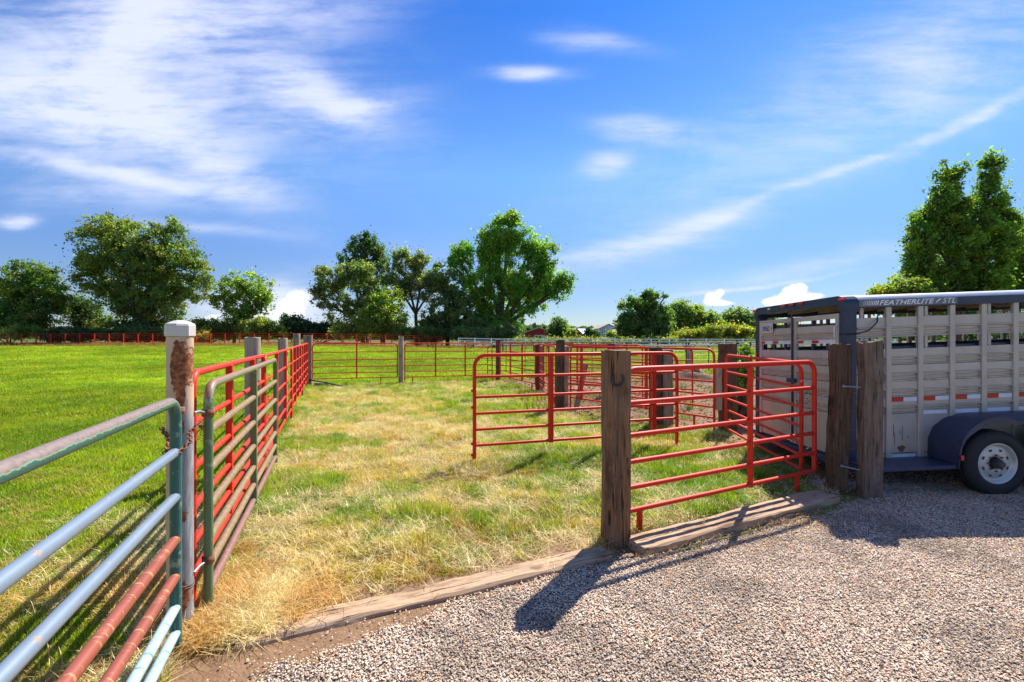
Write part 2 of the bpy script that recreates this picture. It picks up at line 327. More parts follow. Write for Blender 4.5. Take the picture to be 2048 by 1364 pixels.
# ------------------------------------------------------------------ mesh helpers
class MB:
    def __init__(s): s.v = []; s.f = []; s.sm = []
    def add(s, vs, fs, smooth=False):
        o = len(s.v); s.v += [tuple(p) for p in vs]; s.f += [tuple(i + o for i in f) for f in fs]; s.sm += [smooth] * len(fs); return s
    def box(s, x0, x1, y0, y1, z0, z1, b=0):
        if b <= 0:
            vs = [(x, y, z) for z in (z0, z1) for (x, y) in ((x0, y0), (x1, y0), (x1, y1), (x0, y1))]
            return s.add(vs, [(3, 2, 1, 0), (4, 5, 6, 7), (0, 1, 5, 4), (1, 2, 6, 5), (2, 3, 7, 6), (3, 0, 4, 7)])
        def ring(z, i):
            return [(x0 + i + b, y0 + i, z), (x1 - i - b, y0 + i, z), (x1 - i, y0 + i + b, z), (x1 - i, y1 - i - b, z), (x1 - i - b, y1 - i, z), (x0 + i + b, y1 - i, z), (x0 + i, y1 - i - b, z), (x0 + i, y0 + i + b, z)]
        return s.loft([ring(z0, b * .6), ring(z0 + b, 0), ring(z1 - b, 0), ring(z1, b * .6)])
    def loft(s, rings, close=True, caps=True, smooth=False):
        n = len(rings[0]); vs = [p for r in rings for p in r]; fs = []
        for k in range(len(rings) - 1):
            for i in range(n if close else n - 1):
                j = (i + 1) % n; fs.append((k * n + i, k * n + j, (k + 1) * n + j, (k + 1) * n + i))
        s.add(vs, fs, smooth)
        if caps and close: s.add(rings[0], [tuple(range(n))[::-1]]); s.add(rings[-1], [tuple(range(n))])
        return s
    def tube(s, path, r, n=10, caps=True):
        P = [Vector(p) for p in path]; rings = []; up = None
        for i, p in enumerate(P):
            d = (P[min(i + 1, len(P) - 1)] - P[max(i - 1, 0)]).normalized()
            if up is None:
                up = Vector((0, 0, 1)) if abs(d.z) < .9 else Vector((0, 1, 0))
            a = d.cross(up).normalized(); up = a.cross(d).normalized(); rr = r[i] if isinstance(r, (list, tuple)) else r
            rings.append([tuple(p + (a * math.cos(t) + up * math.sin(t)) * rr) for t in [2 * PI * k / n for k in range(n)]])
        return s.loft(rings, True, caps, True)
    def lathe(s, prof, n=24, axis='z', c=(0, 0, 0), smooth=True, caps=True):
        rings = []
        for (r, h) in prof:
            rings.append([(c[0] + r * math.cos(t), c[1] + r * math.sin(t), c[2] + h) if axis == 'z' else (c[0] + r * math.cos(t), c[1] + h, c[2] + r * math.sin(t)) for t in [2 * PI * k / n for k in range(n)]])
        return s.loft(rings, True, caps, smooth)
    def torus(s, c, R, r, axis, n=12, k=6, stretch=1.0):
        c = Vector(c); ax = Vector(axis).normalized(); a = ax.orthogonal().normalized() if abs(ax.z) > .5 else Vector((0, 0, 1)); b = ax.cross(a)
        rings = []
        for i in range(n + 1):
            t = 2 * PI * i / n; d = a * math.cos(t) * stretch + b * math.sin(t); dn = (a * math.cos(t) + b * math.sin(t))
            rings.append([tuple(c + d * R + (dn * math.cos(q) + ax * math.sin(q)) * r) for q in [2 * PI * j / k for j in range(k)]])
        return s.loft(rings, True, False, True)
    def mesh(s, name, mat=None, T=None):
        me = bpy.data.meshes.new(name); vs = [T(*p) for p in s.v] if T else s.v
        me.from_pydata(vs, [], s.f); me.polygons.foreach_set('use_smooth', s.sm)
        if mat: me.materials.append(MATS[mat])
        me.update(); return me
    def obj(s, name, mat, parent=None, T=None, loc=None):
        return link(name, s.mesh(name, mat, T), parent, loc)
def link(name, me, parent=None, loc=None):
    o = bpy.data.objects.new(name, me); COL.objects.link(o); o.parent = parent
    if loc is not None: o.location = loc
    return o
def thing(name, label, cat, loc=(0, 0, 0), rz=0, group=None):
    o = bpy.data.objects.new(name, None); COL.objects.link(o); o.location = loc; o.rotation_euler = (0, 0, rz); o.empty_display_size = .2
    tag(o, label, cat, group); return o
def tag(o, label, cat, group=None):
    o['label'] = label; o['category'] = cat
    if group: o['group'] = group
    return o
def kind(o, k, label=None):
    o['kind'] = k
    if label: o['label'] = label
    return o
def fastmesh(name, V, F, mat, cols=None, smooth=False):
    """V (n,3), F (m,k) numpy arrays"""
    me = bpy.data.meshes.new(name); n = len(V); m, k = F.shape
    me.vertices.add(n); me.vertices.foreach_set('co', V.astype(np.float32).ravel())
    me.loops.add(m * k); me.loops.foreach_set('vertex_index', F.astype(np.int32).ravel())
    me.polygons.add(m); me.polygons.foreach_set('loop_start', np.arange(0, m * k, k, dtype=np.int32)); me.polygons.foreach_set('loop_total', np.full(m, k, dtype=np.int32))
    me.update(calc_edges=True); me.polygons.foreach_set('use_smooth', np.full(m, smooth))
    if cols is not None:
        a = me.attributes.new('col', 'FLOAT_COLOR', 'POINT'); a.data.foreach_set('color', np.c_[cols, np.ones(n)].astype(np.float32).ravel())
    if mat: me.materials.append(MATS[mat])
    me.validate(); return me

# ------------------------------------------------------------------ ground
def axis(segs):
    out = []
    for a, b, st in segs: out += list(np.arange(a, b, st))
    return np.array(out + [segs[-1][1]])
GX = axis([(-3000, -300, 300), (-300, -60, 12), (-60, -16, 2), (-16, -8, .5), (-8, 9, .09), (9, 20, .7), (20, 60, 3), (60, 300, 14), (300, 3001, 300)])
GY = axis([(-60, -4, 8), (-4, 1.6, .5), (1.6, 11, .09), (11, 22, .22), (22, 58, 2), (58, 70, .7), (70, 220, 8), (220, 600, 40), (600, 5000, 400)])
def soilcol(x, y):
    jx = x + (fbm(x * 2.2, y * 2.2, 31) - .5) * .9; jy = y + (fbm(x * 2.2, y * 2.2, 37) - .5) * .9
    w = (fbm(x * .5, y * .5, 41))[:, None]
    field = np.array([.17, .26, .02]) * (1 - w) + np.array([.24, .30, .03]) * w
    near = (1 - sm(y, 6, 14))[:, None]; field = field * (1 - near * .6) + np.array([.20, .15, .07]) * near * .6
    corral = np.array([.20, .145, .06]) * (1 - w) + np.array([.30, .22, .11]) * w
    yard = np.array([.25, .155, .10]) * (1 - w) + np.array([.19, .115, .075]) * w
    bank = np.array([.36, .17, .07]) * (1 - w) + np.array([.22, .13, .05]) * w
    weeds = np.array([.17, .16, .05]) * (1 - w) + np.array([.11, .13, .03]) * w
    c = field.copy(); inc = inpoly(jx, jy, CORRAL); c[inc] = corral[inc]
    iy = inpoly(jx, jy, YARD); c[iy] = yard[iy]
    b = (y > 61.2 + (jx - x) * 1.5) & (x < -4); c[b] = bank[b]
    b = (y > 54) & (x >= -4); c[b] = weeds[b]
    b = y > 80; c[b] = weeds[b] * .8
    # bare dirt beside the curb timbers and the gate post
    t = np.clip(((x + 1.7) * .9 + (y - 2.6) * .41), -.6, 2.75)
    d = np.hypot(x - (-1.7 + t * .91), y - (2.62 + t * .412)); k = d < .42 + .25 * (fbm(x * 3, y * 3, 51) - .4) + .16 * (t > 1.6)
    c[k] = np.array([.24, .15, .095])
    return c
gx, gy = np.meshgrid(GX, GY); fx, fy = gx.ravel(), gy.ravel(); nx, ny = len(GX), len(GY)
idx = np.arange(nx * ny).reshape(ny, nx)
F = np.stack([idx[:-1, :-1], idx[:-1, 1:], idx[1:, 1:], idx[1:, :-1]], -1).reshape(-1, 4)
kind(link('ground', fastmesh('ground', np.c_[fx, fy, terr(fx, fy)], F, 'soil', soilcol(fx, fy), True)), 'structure')
# gravel drive: a sheet with a ragged edge
qx = np.arange(-2.2, 12, .1); qy = np.arange(-3, 9.2, .1); gx, gy = np.meshgrid(qx, qy); fx, fy = gx.ravel(), gy.ravel()
jx = fx + (fbm(fx * 3, fy * 3, 61) - .5) * .35; jy = fy + (fbm(fx * 3, fy * 3, 67) - .5) * .35
ing = inpoly(jx, jy, GRAVEL).reshape(gx.shape); nx, ny = len(qx), len(qy); idx = np.arange(nx * ny).reshape(ny, nx)
ok = ing[:-1, :-1] & ing[:-1, 1:] & ing[1:, 1:] & ing[1:, :-1]
F = np.stack([idx[:-1, :-1], idx[:-1, 1:], idx[1:, 1:], idx[1:, :-1]], -1)[ok]
kind(link('gravel_drive', fastmesh('gravel_drive', np.c_[fx, fy, terr(fx, fy) + .006], F, 'gravel_bed', None, True)), 'structure')

# ------------------------------------------------------------------ posts
def tie_mesh(w, d, h, mat, seed, n=44, m=34, leanx=0, leany=0, rough=.006, taper=0, splits=4, topvar=.012):
    r = random.Random(seed); V = []; F = []
    ch = .13 * min(w, d); per = []
    hw, hd = w / 2, d / 2
    for k in range(n):
        t = (k + .5) / n * 4; sde = int(t); u = t - sde
        a, b = [((-1, -1), (1, -1)), ((1, -1), (1, 1)), ((1, 1), (-1, 1)), ((-1, 1), (-1, -1))][sde]
        x = (a[0] + (b[0] - a[0]) * u) * hw; y = (a[1] + (b[1] - a[1]) * u) * hd
        ex = max(0, abs(x) - (hw - ch)); ey = max(0, abs(y) - (hd - ch))
        if ex > 0 and ey > 0:
            l = math.hypot(ex, ey); s = ch / l if l > ch else 1
            x = math.copysign(hw - ch + ex * s, x); y = math.copysign(hd - ch + ey * s, y)
        per.append((x, y))
    cuts = [(r.randrange(n), r.uniform(0, .75) * h, r.uniform(.25, .6) * h, r.uniform(.008, .018)) for _ in range(splits)]
    zs = [-.25 + (h + .25) * j / (m - 1) for j in range(m)]
    sx = r.uniform(0, 99)
    for j, z in enumerate(zs):
        wob = (vnoise(np.array([z * 3.1 + sx]), np.array([sx]), 3)[0] - .5) * rough * 3
        for k, (x, y) in enumerate(per):
            nn = vnoise(np.array([k * .55 + sx]), np.array([z * 5 + sx]), 7)[0] - .5; off = nn * rough * 2
            for (ck, cz, cl, cd) in cuts:
                if k == ck and cz < z < cz + cl: off -= cd
            l = math.hypot(x, y); f = 1 + off / l; tp = 1 - taper * max(0, z / h)
            zz = z + (topvar * (vnoise(np.array([x * 22 + sx]), np.array([y * 22]), 5)[0] - .5) * 2 if j == m - 1 else 0)
            V.append((x * f * tp + wob + leanx * z / h, y * f * tp + leany * z / h, zz))
    for j in range(m - 1):
        for k in range(n): F.append((j * n + k, j * n + (k + 1) % n, (j + 1) * n + (k + 1) % n, (j + 1) * n + k))
    b = MB(); b.add(V, F, True)
    top = [V[(m - 1) * n + k] for k in range(n)]; cx = sum(p[0] for p in top) / n; cy = sum(p[1] for p in top) / n
    ring2 = [(cx + (p[0] - cx) * .55, cy + (p[1] - cy) * .55, p[2] + r.uniform(-.003, .006)) for p in top]
    b.add(top + ring2 + [(cx, cy, h + .004)], [(k, (k + 1) % n, n + (k + 1) % n, n + k) for k in range(n)] + [(n + k, n + (k + 1) % n, 2 * n) for k in range(n)])
    return b.mesh('wooden_post', mat)
def post(label, x, y, w, d, h, mat, seed, rz=0, group=None, **k):
    o = link('wooden_post', tie_mesh(w, d, h, mat, seed, **k)); o.location = (x, y, tz(x, y)); o.rotation_euler = (0, 0, rz)
    return tag(o, label, 'post', group)
def roundpost(label, x, y, r, h, mat, seed, group=None):
    rd = random.Random(seed); b = MB(); rings = []; n = 18; m = 16; s = rd.uniform(0, 50)
    for j in range(m):
        z = -.2 + (h + .2) * j / (m - 1)
        rings.append([((r + .008 * (vnoise(np.array([i * .9 + s]), np.array([z * 4 + s]), 2)[0] - .5)) * math.cos(2 * PI * i / n), (r + .008 * (vnoise(np.array([i * .9 + s]), np.array([z * 4]), 2)[0] - .5)) * math.sin(2 * PI * i / n), z + (.006 * math.sin(i) if j == m - 1 else 0)) for i in range(n)])
    b.loft(rings, smooth=True); o = b.obj('round_post', mat, loc=(x, y, tz(x, y))); return tag(o, label, 'post', group)

G_LEFT = 'wooden posts carrying the left panel row'
post('thick brown wooden post with a horseshoe and chain on its face, at the gravel edge', .911, 4.0, .225, .20, 1.70, 'tie_brown', 3, rz=.0, splits=5, rough=.005, topvar=.006)
post('dark split wooden post at the right end of the nearest red gate', 3.745, 5.25, .18, .15, 1.70, 'tie_dark', 5, rz=.05, leanx=.045, splits=6, rough=.010)
post('weathered wooden post nearest the trailer, chamfered foot, worn edges', 4.03, 5.125, .205, .13, 1.745, 'tie_weathered', 8, rz=-.04, splits=7, rough=.014, topvar=.03)
roundpost('round grey post nearest the white capped pipe post', -3.43, 6.02, .095, 1.80, 'post_grey', 1, G_LEFT)
roundpost('round grey post midway along the left panel row', -4.96, 9.85, .095, 1.77, 'post_grey', 2, G_LEFT)
roundpost('tall round grey post just before the far left corner', -6.60, 13.95, .10, 1.89, 'post_grey', 3, G_LEFT)
post('dark squared corner post where left and back panel rows meet', -7.42, 16.55, .28, .26, 1.87, 'tie_grey', 14, rz=.3)
roundpost('pale round topped post in the middle of the back panel row', -4.245, 17.4, .095, 1.82, 'post_grey', 4)
post('reddish dark post at the right end of the back panel row', -.56, 18.5, .20, .2, 1.70, 'tie_reddish', 15)
post('reddish brown slab post between two middle row panels', .83, 14.95, .13, .2, 1.56, 'tie_reddish', 16)
post('pale grey plank post beside the reddish slab post', .99, 15.15, .11, .16, 1.5, 'post_grey', 17)
post('dark brown tie post beside the leaning plank', 1.185, 11.2, .2, .2, 1.72, 'tie_dark', 18)
post('narrow grey slab post against the dark tie post', 1.40, 11.75, .11, .18, 1.56, 'post_grey', 19)
post('split dark half of the double tie post in mid corral', 2.87, 9.08, .22, .24, 1.60, 'tie_dark', 20, splits=8)
post('brown grey right half of the double tie post in mid corral', 3.095, 9.12, .215, .24, 1.545, 'tie_grey', 21, splits=8)
post('nearly black tie post left of the trailer rear', 4.19, 8.85, .26, .30, 1.665, 'tie_dark', 22, splits=5)
post('short reddish post stub showing above the long red rail', 3.05, 14.0, .19, .2, 1.60, 'tie_reddish', 23)
post('grey post at the start of the dark green gates', 5.02, 21.7, .22, .2, 1.5, 'post_grey', 24)
post('grey post between the two right dark green gates', 8.44, 21.75, .24, .2, 1.42, 'post_grey', 25)
post('pale grey post at the end of the dark gates by the trailer', 11.15, 21.9, .26, .2, 1.5, 'post_grey', 26)

# leaning plank, hanging slab, timbers on the ground
pl = MB(); pl.box(-.065, .065, -.02, .02, 0, 1.16, .006); o = pl.obj('leaning_plank', 'tie_grey', loc=(1.60, 11.35, .0)); o.rotation_euler = (0, rad(12), .1)
tag(o, 'weathered plank leaning to the right inside the pens', 'plank')
pl = MB(); pl.box(-.055, .055, -.02, .02, 0, .80, .006); o = pl.obj('hanging_board', 'post_grey', loc=(3.87, 8.52, .43))
tag(o, 'short grey board fixed in front of the nearly black post', 'board')
pl = MB(); pl.box(0, .52, -.09, .09, -.03, .16, .02); o = pl.obj('timber_block', 'tie_grey', loc=(-7.1, 16.35, .0)); o.rotation_euler = (0, .03, .08)
tag(o, 'short squared timber block lying at the far left corner post', 'timber')
pl = MB(); pl.tube([(-7.35, 16.15, .30), (-6.6, 16.05, .2), (-5.7, 15.9, .03)], .025, 8); tag(pl.obj('fallen_pole', 'black_iron'), 'thin dark pole slanting to the grass from the corner post', 'pole')

def curb(label, A, B, w, zt, seed, mat='curb_wood'):
    A = Vector((A[0], A[1], 0)); B = Vector((B[0], B[1], 0)); L = (B - A).length; ang = math.atan2(B.y - A.y, B.x - A.x); r = random.Random(seed)
    n = 46; hw = w / 2; prof = [(-hw, -.12), (hw, -.12), (hw, zt * .5 - .01), (hw - .004, zt - .012), (hw - .016, zt), (hw * .4, zt + .002), (0, zt - .003), (-hw * .45, zt + .003), (-hw + .018, zt), (-hw + .004, zt - .014), (-hw, zt * .5 - .02)]
    rings = []
    for i in range(n):
        x = L * i / (n - 1); row = []
        for k, (y, z) in enumerate(prof):
            nn = vnoise(np.array([x * 9 + seed]), np.array([k * 1.7 + seed]), 3)[0] - .5; n2 = vnoise(np.array([x * 2 + seed]), np.array([k * .4]), 4)[0] - .5
            row.append((x + (r.uniform(-.012, .012) if i in (0, n - 1) else 0), y + nn * .014 + n2 * .012, z + (nn * .012 + n2 * .014 if z > 0 else 0)))
        rings.append(row)
    b = MB(); b.loft(rings, smooth=False); o = b.obj('curb_timber', mat, loc=(A.x, A.y, tz(A.x, A.y))); o.rotation_euler = (0, 0, ang)
    return tag(o, label, 'timber')
curb('long weathered curb timber half sunk between the pipe post and the horseshoe post', (-1.62, 2.68), (.78, 3.76), .20, .032, 4)
curb('grey curb timber under the nearest red gate, striped by its shadow', (1.03, 3.83), (3.50, 5.06), .27, .075, 9)
curb('short timber set between the two posts nearest the trailer', (3.62, 5.42), (4.2, 5.5), .22, .05, 12, 'tie_grey')

# ------------------------------------------------------------------ pipe panels and gates
def arc(cx, cz, R, a0, a1, n=7): return [(cx + R * math.cos(a0 + (a1 - a0) * i / n), 0, cz + R * math.sin(a0 + (a1 - a0) * i / n)) for i in range(n + 1)]
def panel(name, label, cat, A, B, zs, r=.021, ups=(.35, .68), upw=.05, upd=.05, z0=0.0, mat='red_pipe_paint', R=.14, legs=(), railmats=None, group=None,
          upmat=None, rr=None, dz=0, bolts=False, clamp=()):
    L = math.hypot(B[0] - A[0], B[1] - A[1]); ang = math.atan2(B[1] - A[1], B[0] - A[0])
    root = thing(name, label, cat, (A[0], A[1], tz(A[0], A[1])), ang, group); zt = zs[0]; rr = rr or r * .86
    if dz: root.rotation_euler = (0, -math.atan2(dz, L), ang)
    path = [(0, 0, z0), (0, 0, (z0 + zt) / 2)] + arc(R, zt - R, R, PI, PI / 2) + [(L / 2, 0, zt)] + arc(L - R, zt - R, R, PI / 2, 0) + [(L, 0, (z0 + zt) / 2), (L, 0, z0)]
    MB().tube(path, r, 12).obj('frame', mat, root)
    cache = {}
    for i, z in enumerate(zs[1:]):
        mt = railmats[i] if railmats else mat
        if mt not in cache: cache[mt] = MB().tube([(.012, 0, 0), (L * .33, 0, 0), (L * .66, 0, 0), (L - .012, 0, 0)], rr, 10).mesh('rail', mt)
        link('rail', cache[mt], root, (0, 0, z))
    if ups:
        zb = zs[-1] - rr * 1.3
        me = MB().box(-upw / 2, upw / 2, -upd / 2, upd / 2, zb, zt - r * .3, .004).mesh('upright', upmat or mat)
        for u in ups:
            link('upright', me, root, (L * u, 0, 0))
        if bolts:
            for u in ups:
                for z in zs[1:]:
                    MB().lathe([(.010, 0), (.010, .006), (.004, .008)], 8, 'y', (0, -upd / 2 - .008, 0)).obj('weld', mat, root, loc=(L * u, 0, z))
    for lx in legs:
        MB().tube([(lx, 0, zs[-1] - .005), (lx, 0, .02 + .06), (lx, 0, -.03)], r * 1.02, 10).obj('leg', mat, root)
    for (cxp, cz) in clamp:
        c = MB(); c.box(cxp - .05, cxp + .02, -.022, .022, cz - .018, cz + .018, .004); c.obj('hinge_tab', mat, root)
    return root
ZS = [1.56, 1.24, .95, .70, .47, .27]
GR = 'red pipe panels of the left row'
def lrow(t): return (-2.01 - .397 * t, 2.91 + t)
panel('corral_fence', 'long faded red pipe panel directly behind the brown green gate', 'fence', (-2.045, 2.91), lrow(2.80), ZS, .024, (.36, .74), .062, .05, mat='red_pipe_paint', R=.10, group=GR)
panel('corral_fence', 'second red panel in the left row, between the first two round posts', 'fence', lrow(2.90), lrow(6.80), ZS, .022, (.33, .68), .055, group=GR, R=.12)
panel('corral_fence', 'third red panel in the left row, by the tall round post', 'fence', lrow(6.90), lrow(10.6), ZS, .022, (.25, .5, .75), .055, group=GR, R=.12)
panel('corral_fence', 'last red panel in the left row, ending at the squared corner post', 'fence', lrow(10.7), lrow(13.45), ZS, .022, (.33, .68), .055, group=GR, R=.12)
GB = 'red pipe panels of the back and middle rows'
panel('corral_fence', 'back row red panel between corner post and pale round topped post', 'fence', (-7.28, 16.6), (-4.37, 17.35), ZS, .021, (.51,), .05, legs=(2.4,), z0=.27, group=GB, mat='red_pipe_old')
panel('corral_fence', 'back row red panel between pale round topped post and reddish post', 'fence', (-4.10, 17.4), (-.80, 18.35), ZS, .021, (.34, .68), .05, legs=(.3,), group=GB, mat='red_pipe_old')
panel('corral_fence', 'red panel running toward the viewer from the reddish dark post', 'fence', (-.5, 18.3), (.76, 14.85), ZS, .021, (.35, .68), .055, legs=(3.4,), z0=.27, group=GB, mat='red_pipe_old')
panel('corral_fence', 'red panel between the slab posts and the dark tie post', 'fence', (.90, 14.8), (1.10, 11.5), ZS, .021, (.30, .62), .06, legs=(3.1,), group=GB, mat='red_pipe_old')
panel('corral_fence', 'long red panel passing behind the double tie post', 'fence', (1.48, 11.5), (3.80, 8.55), ZS, .022, (.10, .33, .6), .06, legs=(3.35,), group=GB)
panel('corral_fence', 'red panel deep in the pens running right behind the stub post', 'fence', (.9, 15.3), (3.9, 13.6), ZS, .021, (.4, .75), .055, group=GB, mat='red_pipe_old')
panel('corral_fence', 'low seen red panel crossing the dirt pen behind the long panel', 'fence', (1.5, 13.2), (4.6, 11.6), [1.5, 1.2, .93, .69, .46, .27], .021, (.4, .7), .055, group=GB, mat='red_pipe_old')
# the loose gate in mid corral, the near gate, the gate running back beside the trailer
panel('pipe_gate', 'red pipe gate standing free in the grass with wide flat uprights', 'gate', (-.536, 6.5), (2.70, 7.45), [1.545, 1.235, .945, .71, .48, .255], .027, (.345, .635, .87), .072, .062, z0=.05, R=.17, bolts=True, clamp=((0, 1.04), (0, .80), (0, .28), (0, .12)), rr=.021)
panel('pipe_gate', 'bright red pipe gate nearest the gravel, between two thick posts', 'gate', (1.02, 4.13), (3.60, 5.42), [1.515, 1.208, .912, .669, .434, .223], .027, (.60,), .038, .05, z0=.223, R=.13, legs=(.18, 2.55), rr=.0225)
panel('pipe_gate', 'red pipe gate running back from the right post beside the trailer', 'gate', (3.83, 8.15), (3.56, 5.60), [1.475, 1.18, .94, .70, .50, .34, .17], .024, (.42,), .03, .045, z0=.17, R=.13, rr=.019)
# green gates at the left
ZG = [1.44, 1.156, .909, .674, .468, .297, .156]
def lg(t): return (-1.862 + .4 * t, 2.52 - t)
panel('pipe_gate', 'worn teal gate with blue grey, rust red and pale rails, nearest the viewer', 'gate', lg(0), lg(3.5), ZG, .029, (.62,), .05, .06, z0=.09, R=.12, mat='worn_teal_frame', upmat='teal_paint',
      railmats=['galvanised', 'galvanised', 'primer_rail', 'primer_rail', 'pale_rail', 'pale_rail'], rr=.0265)
panel('pipe_gate', 'brown and olive green gate hinged on the capped pipe post', 'gate', (-1.948, 2.92), (-3.215, 6.18), [1.49, 1.20, .95, .715, .505, .33, .175], .028, (.50,), .06, .058, z0=.10, R=.12, mat='worn_green_frame',
      railmats=['tan_rail'] * 5 + ['mauve_rail'], rr=.0265)
GD = 'dark green gates along the far side of the pens'
ZD = [1.40, 1.14, .93, .70, .48, .25]
for (a, b, lb, z) in ((-1.12, 1.45, 'dark gate behind the reddish dark post, far side of the pens', 20.9), (1.6, 4.85, 'dark gate behind the dark brown tie post, far side of the pens', 21.4),
                   (5.2, 8.30, 'dark green gate in the centre of the far side, rounded corners', 21.6), (8.6, 11.0, 'dark green gate on the far side next to the trailer', 21.7)):
    panel('dark_gate', lb, 'gate', (a, z), (b, z + .1), ZD, .02, (.33, .67), .03, .03, z0=.05, mat='dark_pipe', R=.2, group=GD, rr=.015)

# ------------------------------------------------------------------ pipe post with cap, hardware
pp = thing('pipe_post', 'thick rust stained pipe post with a white cap, left foreground', 'post', (-2.013, 2.76, 0))
b = MB(); b.lathe([(.069, -.2), (.069, .4), (.069, .9), (.069, 1.3), (.069, 1.80)], 36); b.obj('pipe', 'painted_pipe', pp)
b = MB(); n = 8
def octr(r, z): return [(r * math.cos(2 * PI * (k + .5) / n), r * math.sin(2 * PI * (k + .5) / n), z) for k in range(n)]
b.loft([octr(.074, 1.803), octr(.080, 1.808), octr(.080, 1.868), octr(.075, 1.880), octr(.042, 1.896), octr(.012, 1.901)]); b.obj('cap', 'cap_white', pp)
def hinge(name, label, P0, P1, cr, ring=True):
    t = bpy.data.objects.new(name, None); COL.objects.link(t); t.parent = pp; t.location = Vector(P0) - Vector((-2.013, 2.76, 0)); d = Vector(P1) - Vector(P0)
    m = MB(); m.lathe([(.022, 0), (.022, .008), (.008, .012)], 10, 'z'); 
    m = MB(); m.tube([(0, 0, 0), tuple(d * .35 + Vector((0, 0, .008))), tuple(d * .75)], .009, 8); m.obj('pin', 'zinc_hardware', t)
    m = MB(); m.torus(tuple(d), cr + .004, .0045, (0, 0, 1), 16, 6)
    for q in (-.018, .018): m.torus(tuple(d + Vector((0, 0, q))), cr + .004, .0045, (0, 0, 1), 16, 6)
    m.lathe([(cr + .004, -.022), (cr + .0075, -.022), (cr + .0075, .022), (cr + .004, .022)], 18, 'z', tuple(d)); m.obj('band', 'rust', t); return t
hinge('gate_hinge', 'upper zinc hinge pin joining pipe post and brown green gate', (-1.95, 2.79, 1.335), (-1.95, 2.92, 1.315), .028)
hinge('gate_hinge', 'lower zinc hinge pin at the foot of the brown green gate', (-1.95, 2.79, .355), (-1.95, 2.92, .375), .028)
hinge('gate_hinge', 'upper hinge bracket of the teal gate behind its top rail', (-2.05, 2.72, 1.375), (-1.93, 2.64, 1.37), .02)
def chain_links(m, pts, R=.011, r=.0028):
    tot = 0; P = [Vector(p) for p in pts]; seg = []; 
    for a, c in zip(P[:-1], P[1:]): seg.append((a, c, tot, tot + (c - a).length)); tot += (c - a).length
    k = 0; s = 0
    while s < tot:
        for (a, c, s0, s1) in seg:
            if s0 <= s <= s1:
                d = (c - a).normalized(); p = a.lerp(c, (s - s0) / (s1 - s0)); break
        up = Vector((0, 0, 1)) if abs(d.z) < .8 else Vector((1, 0, 0)); a1 = d.cross(up).normalized(); b1 = d.cross(a1).normalized()
        ax = a1 if k % 2 else b1; e = d * (R * 1.35)
        pts2 = []
        side = d.cross(ax).normalized() * R * .7
        for j in range(9):
            t = 2 * PI * j / 8; pts2.append(tuple(p + d * math.cos(t) * R * 1.35 + side * math.sin(t)))
        m.tube(pts2, r, 5, caps=False); s += R * 2.05; k += 1
m = MB(); chain_links(m, [(-2.10, 2.73, 1.25), (-1.97, 2.62, 1.20), (-1.895, 2.485, 1.165), (-1.825, 2.49, 1.165), (-1.84, 2.60, 1.20), (-1.925, 2.72, 1.235), (-1.935, 2.80, 1.26), (-1.99, 2.92, 1.22)], .016, .0042)
tag(m.obj('gate_chain', 'rust'), 'rusty chain looped round the pipe post and teal gate upright', 'chain')
m = MB()
for z, dx in ((.30, 0), (.315, .01)):
    m.torus((-2.013, 2.76, z), .0725, .0024, (.16 + dx, .1, 1), 24, 5)
tag(m.obj('binding_wire', 'chain_steel'), 'thin wire wound low around the pipe post', 'wire')
m = MB(); random.seed(5)
for k in range(4):
    pts = [(-1.99 + .05 * math.sin(a * 1.3 + k), 2.95 + .035 * math.cos(a + k * 1.7), 1.17 + .05 * math.sin(a * .9 + k) + .012 * k) for a in [i * .7 for i in range(12)]]; m.tube(pts, .0018, 5)
tag(m.obj('tie_wire', 'rust'), 'tangle of rusty wire on the red panel beside the pipe post', 'wire')
m = MB()
for k in range(6):
    c = Vector((3.50, 5.45, 1.20 - .05 * (k % 3))); ph = k * 1.1
    pts = [tuple(c + Vector((.065 * math.cos(a + ph) + .02 * math.sin(2 * a), .03 * math.sin(a), .075 * math.sin(a * 1.1 + ph) - .02 * k))) for a in [i * .55 for i in range(11)]]; m.tube(pts, .0017, 5)
tag(m.obj('tie_wire', 'black_iron'), 'loose dark wire loops hanging at the corner of the nearest red gate', 'wire')
# horseshoe, chain, knots and bolts
m = MB(); hs = [(1.2437 * 0 + .906 + .05 * math.sin(a), 3.893, 1.437 - .055 * math.cos(a)) for a in [rad(-140) + rad(280) * i / 16 for i in range(17)]]
m.tube(hs, [.007] + [.0105] * 15 + [.007], 8); tag(m.obj('horseshoe', 'black_iron'), 'black horseshoe nailed to the front of the thick brown post', 'horseshoe')
hc = thing('hanging_chain', 'thin steel chain hanging from the horseshoe down the brown post', 'chain', (.91, 3.885, 1.38))
m = MB(); chain_links(m, [(0, 0, 0), (-.004, 0, -.3), (.002, 0, -.7), (0, 0, -1.06)], .0095, .0022); m.obj('link_run', 'chain_steel', hc)
m = MB(); m.torus((0, -.003, -1.09), .022, .003, (0, 1, 0), 18, 6); m.obj('end_ring', 'chain_steel', hc)
for i, (P0, P1, lb) in enumerate((((3.74, 5.13, 1.245), (3.90, 5.09, 1.238), 'upper zinc bolt between the two posts nearest the trailer'), ((3.72, 5.13, .345), (3.88, 5.08, .315), 'lower zinc bolt between the two posts nearest the trailer'))):
    m = MB(); m.tube([P0, P1], .0085, 8); m.tube([(P0[0] - .012, P0[1] + .003, P0[2]), (P0[0] + .006, P0[1], P0[2])], .018, 6); tag(m.obj('bolt', 'zinc_hardware'), lb, 'bolt')
m = MB()
for z in (.12, .3, .5, .72, .95, 1.15): m.tube([(3.78, 5.3, z), (3.9, 5.3, z + .003), (4.0, 5.3, z - .004)], .0016, 4)
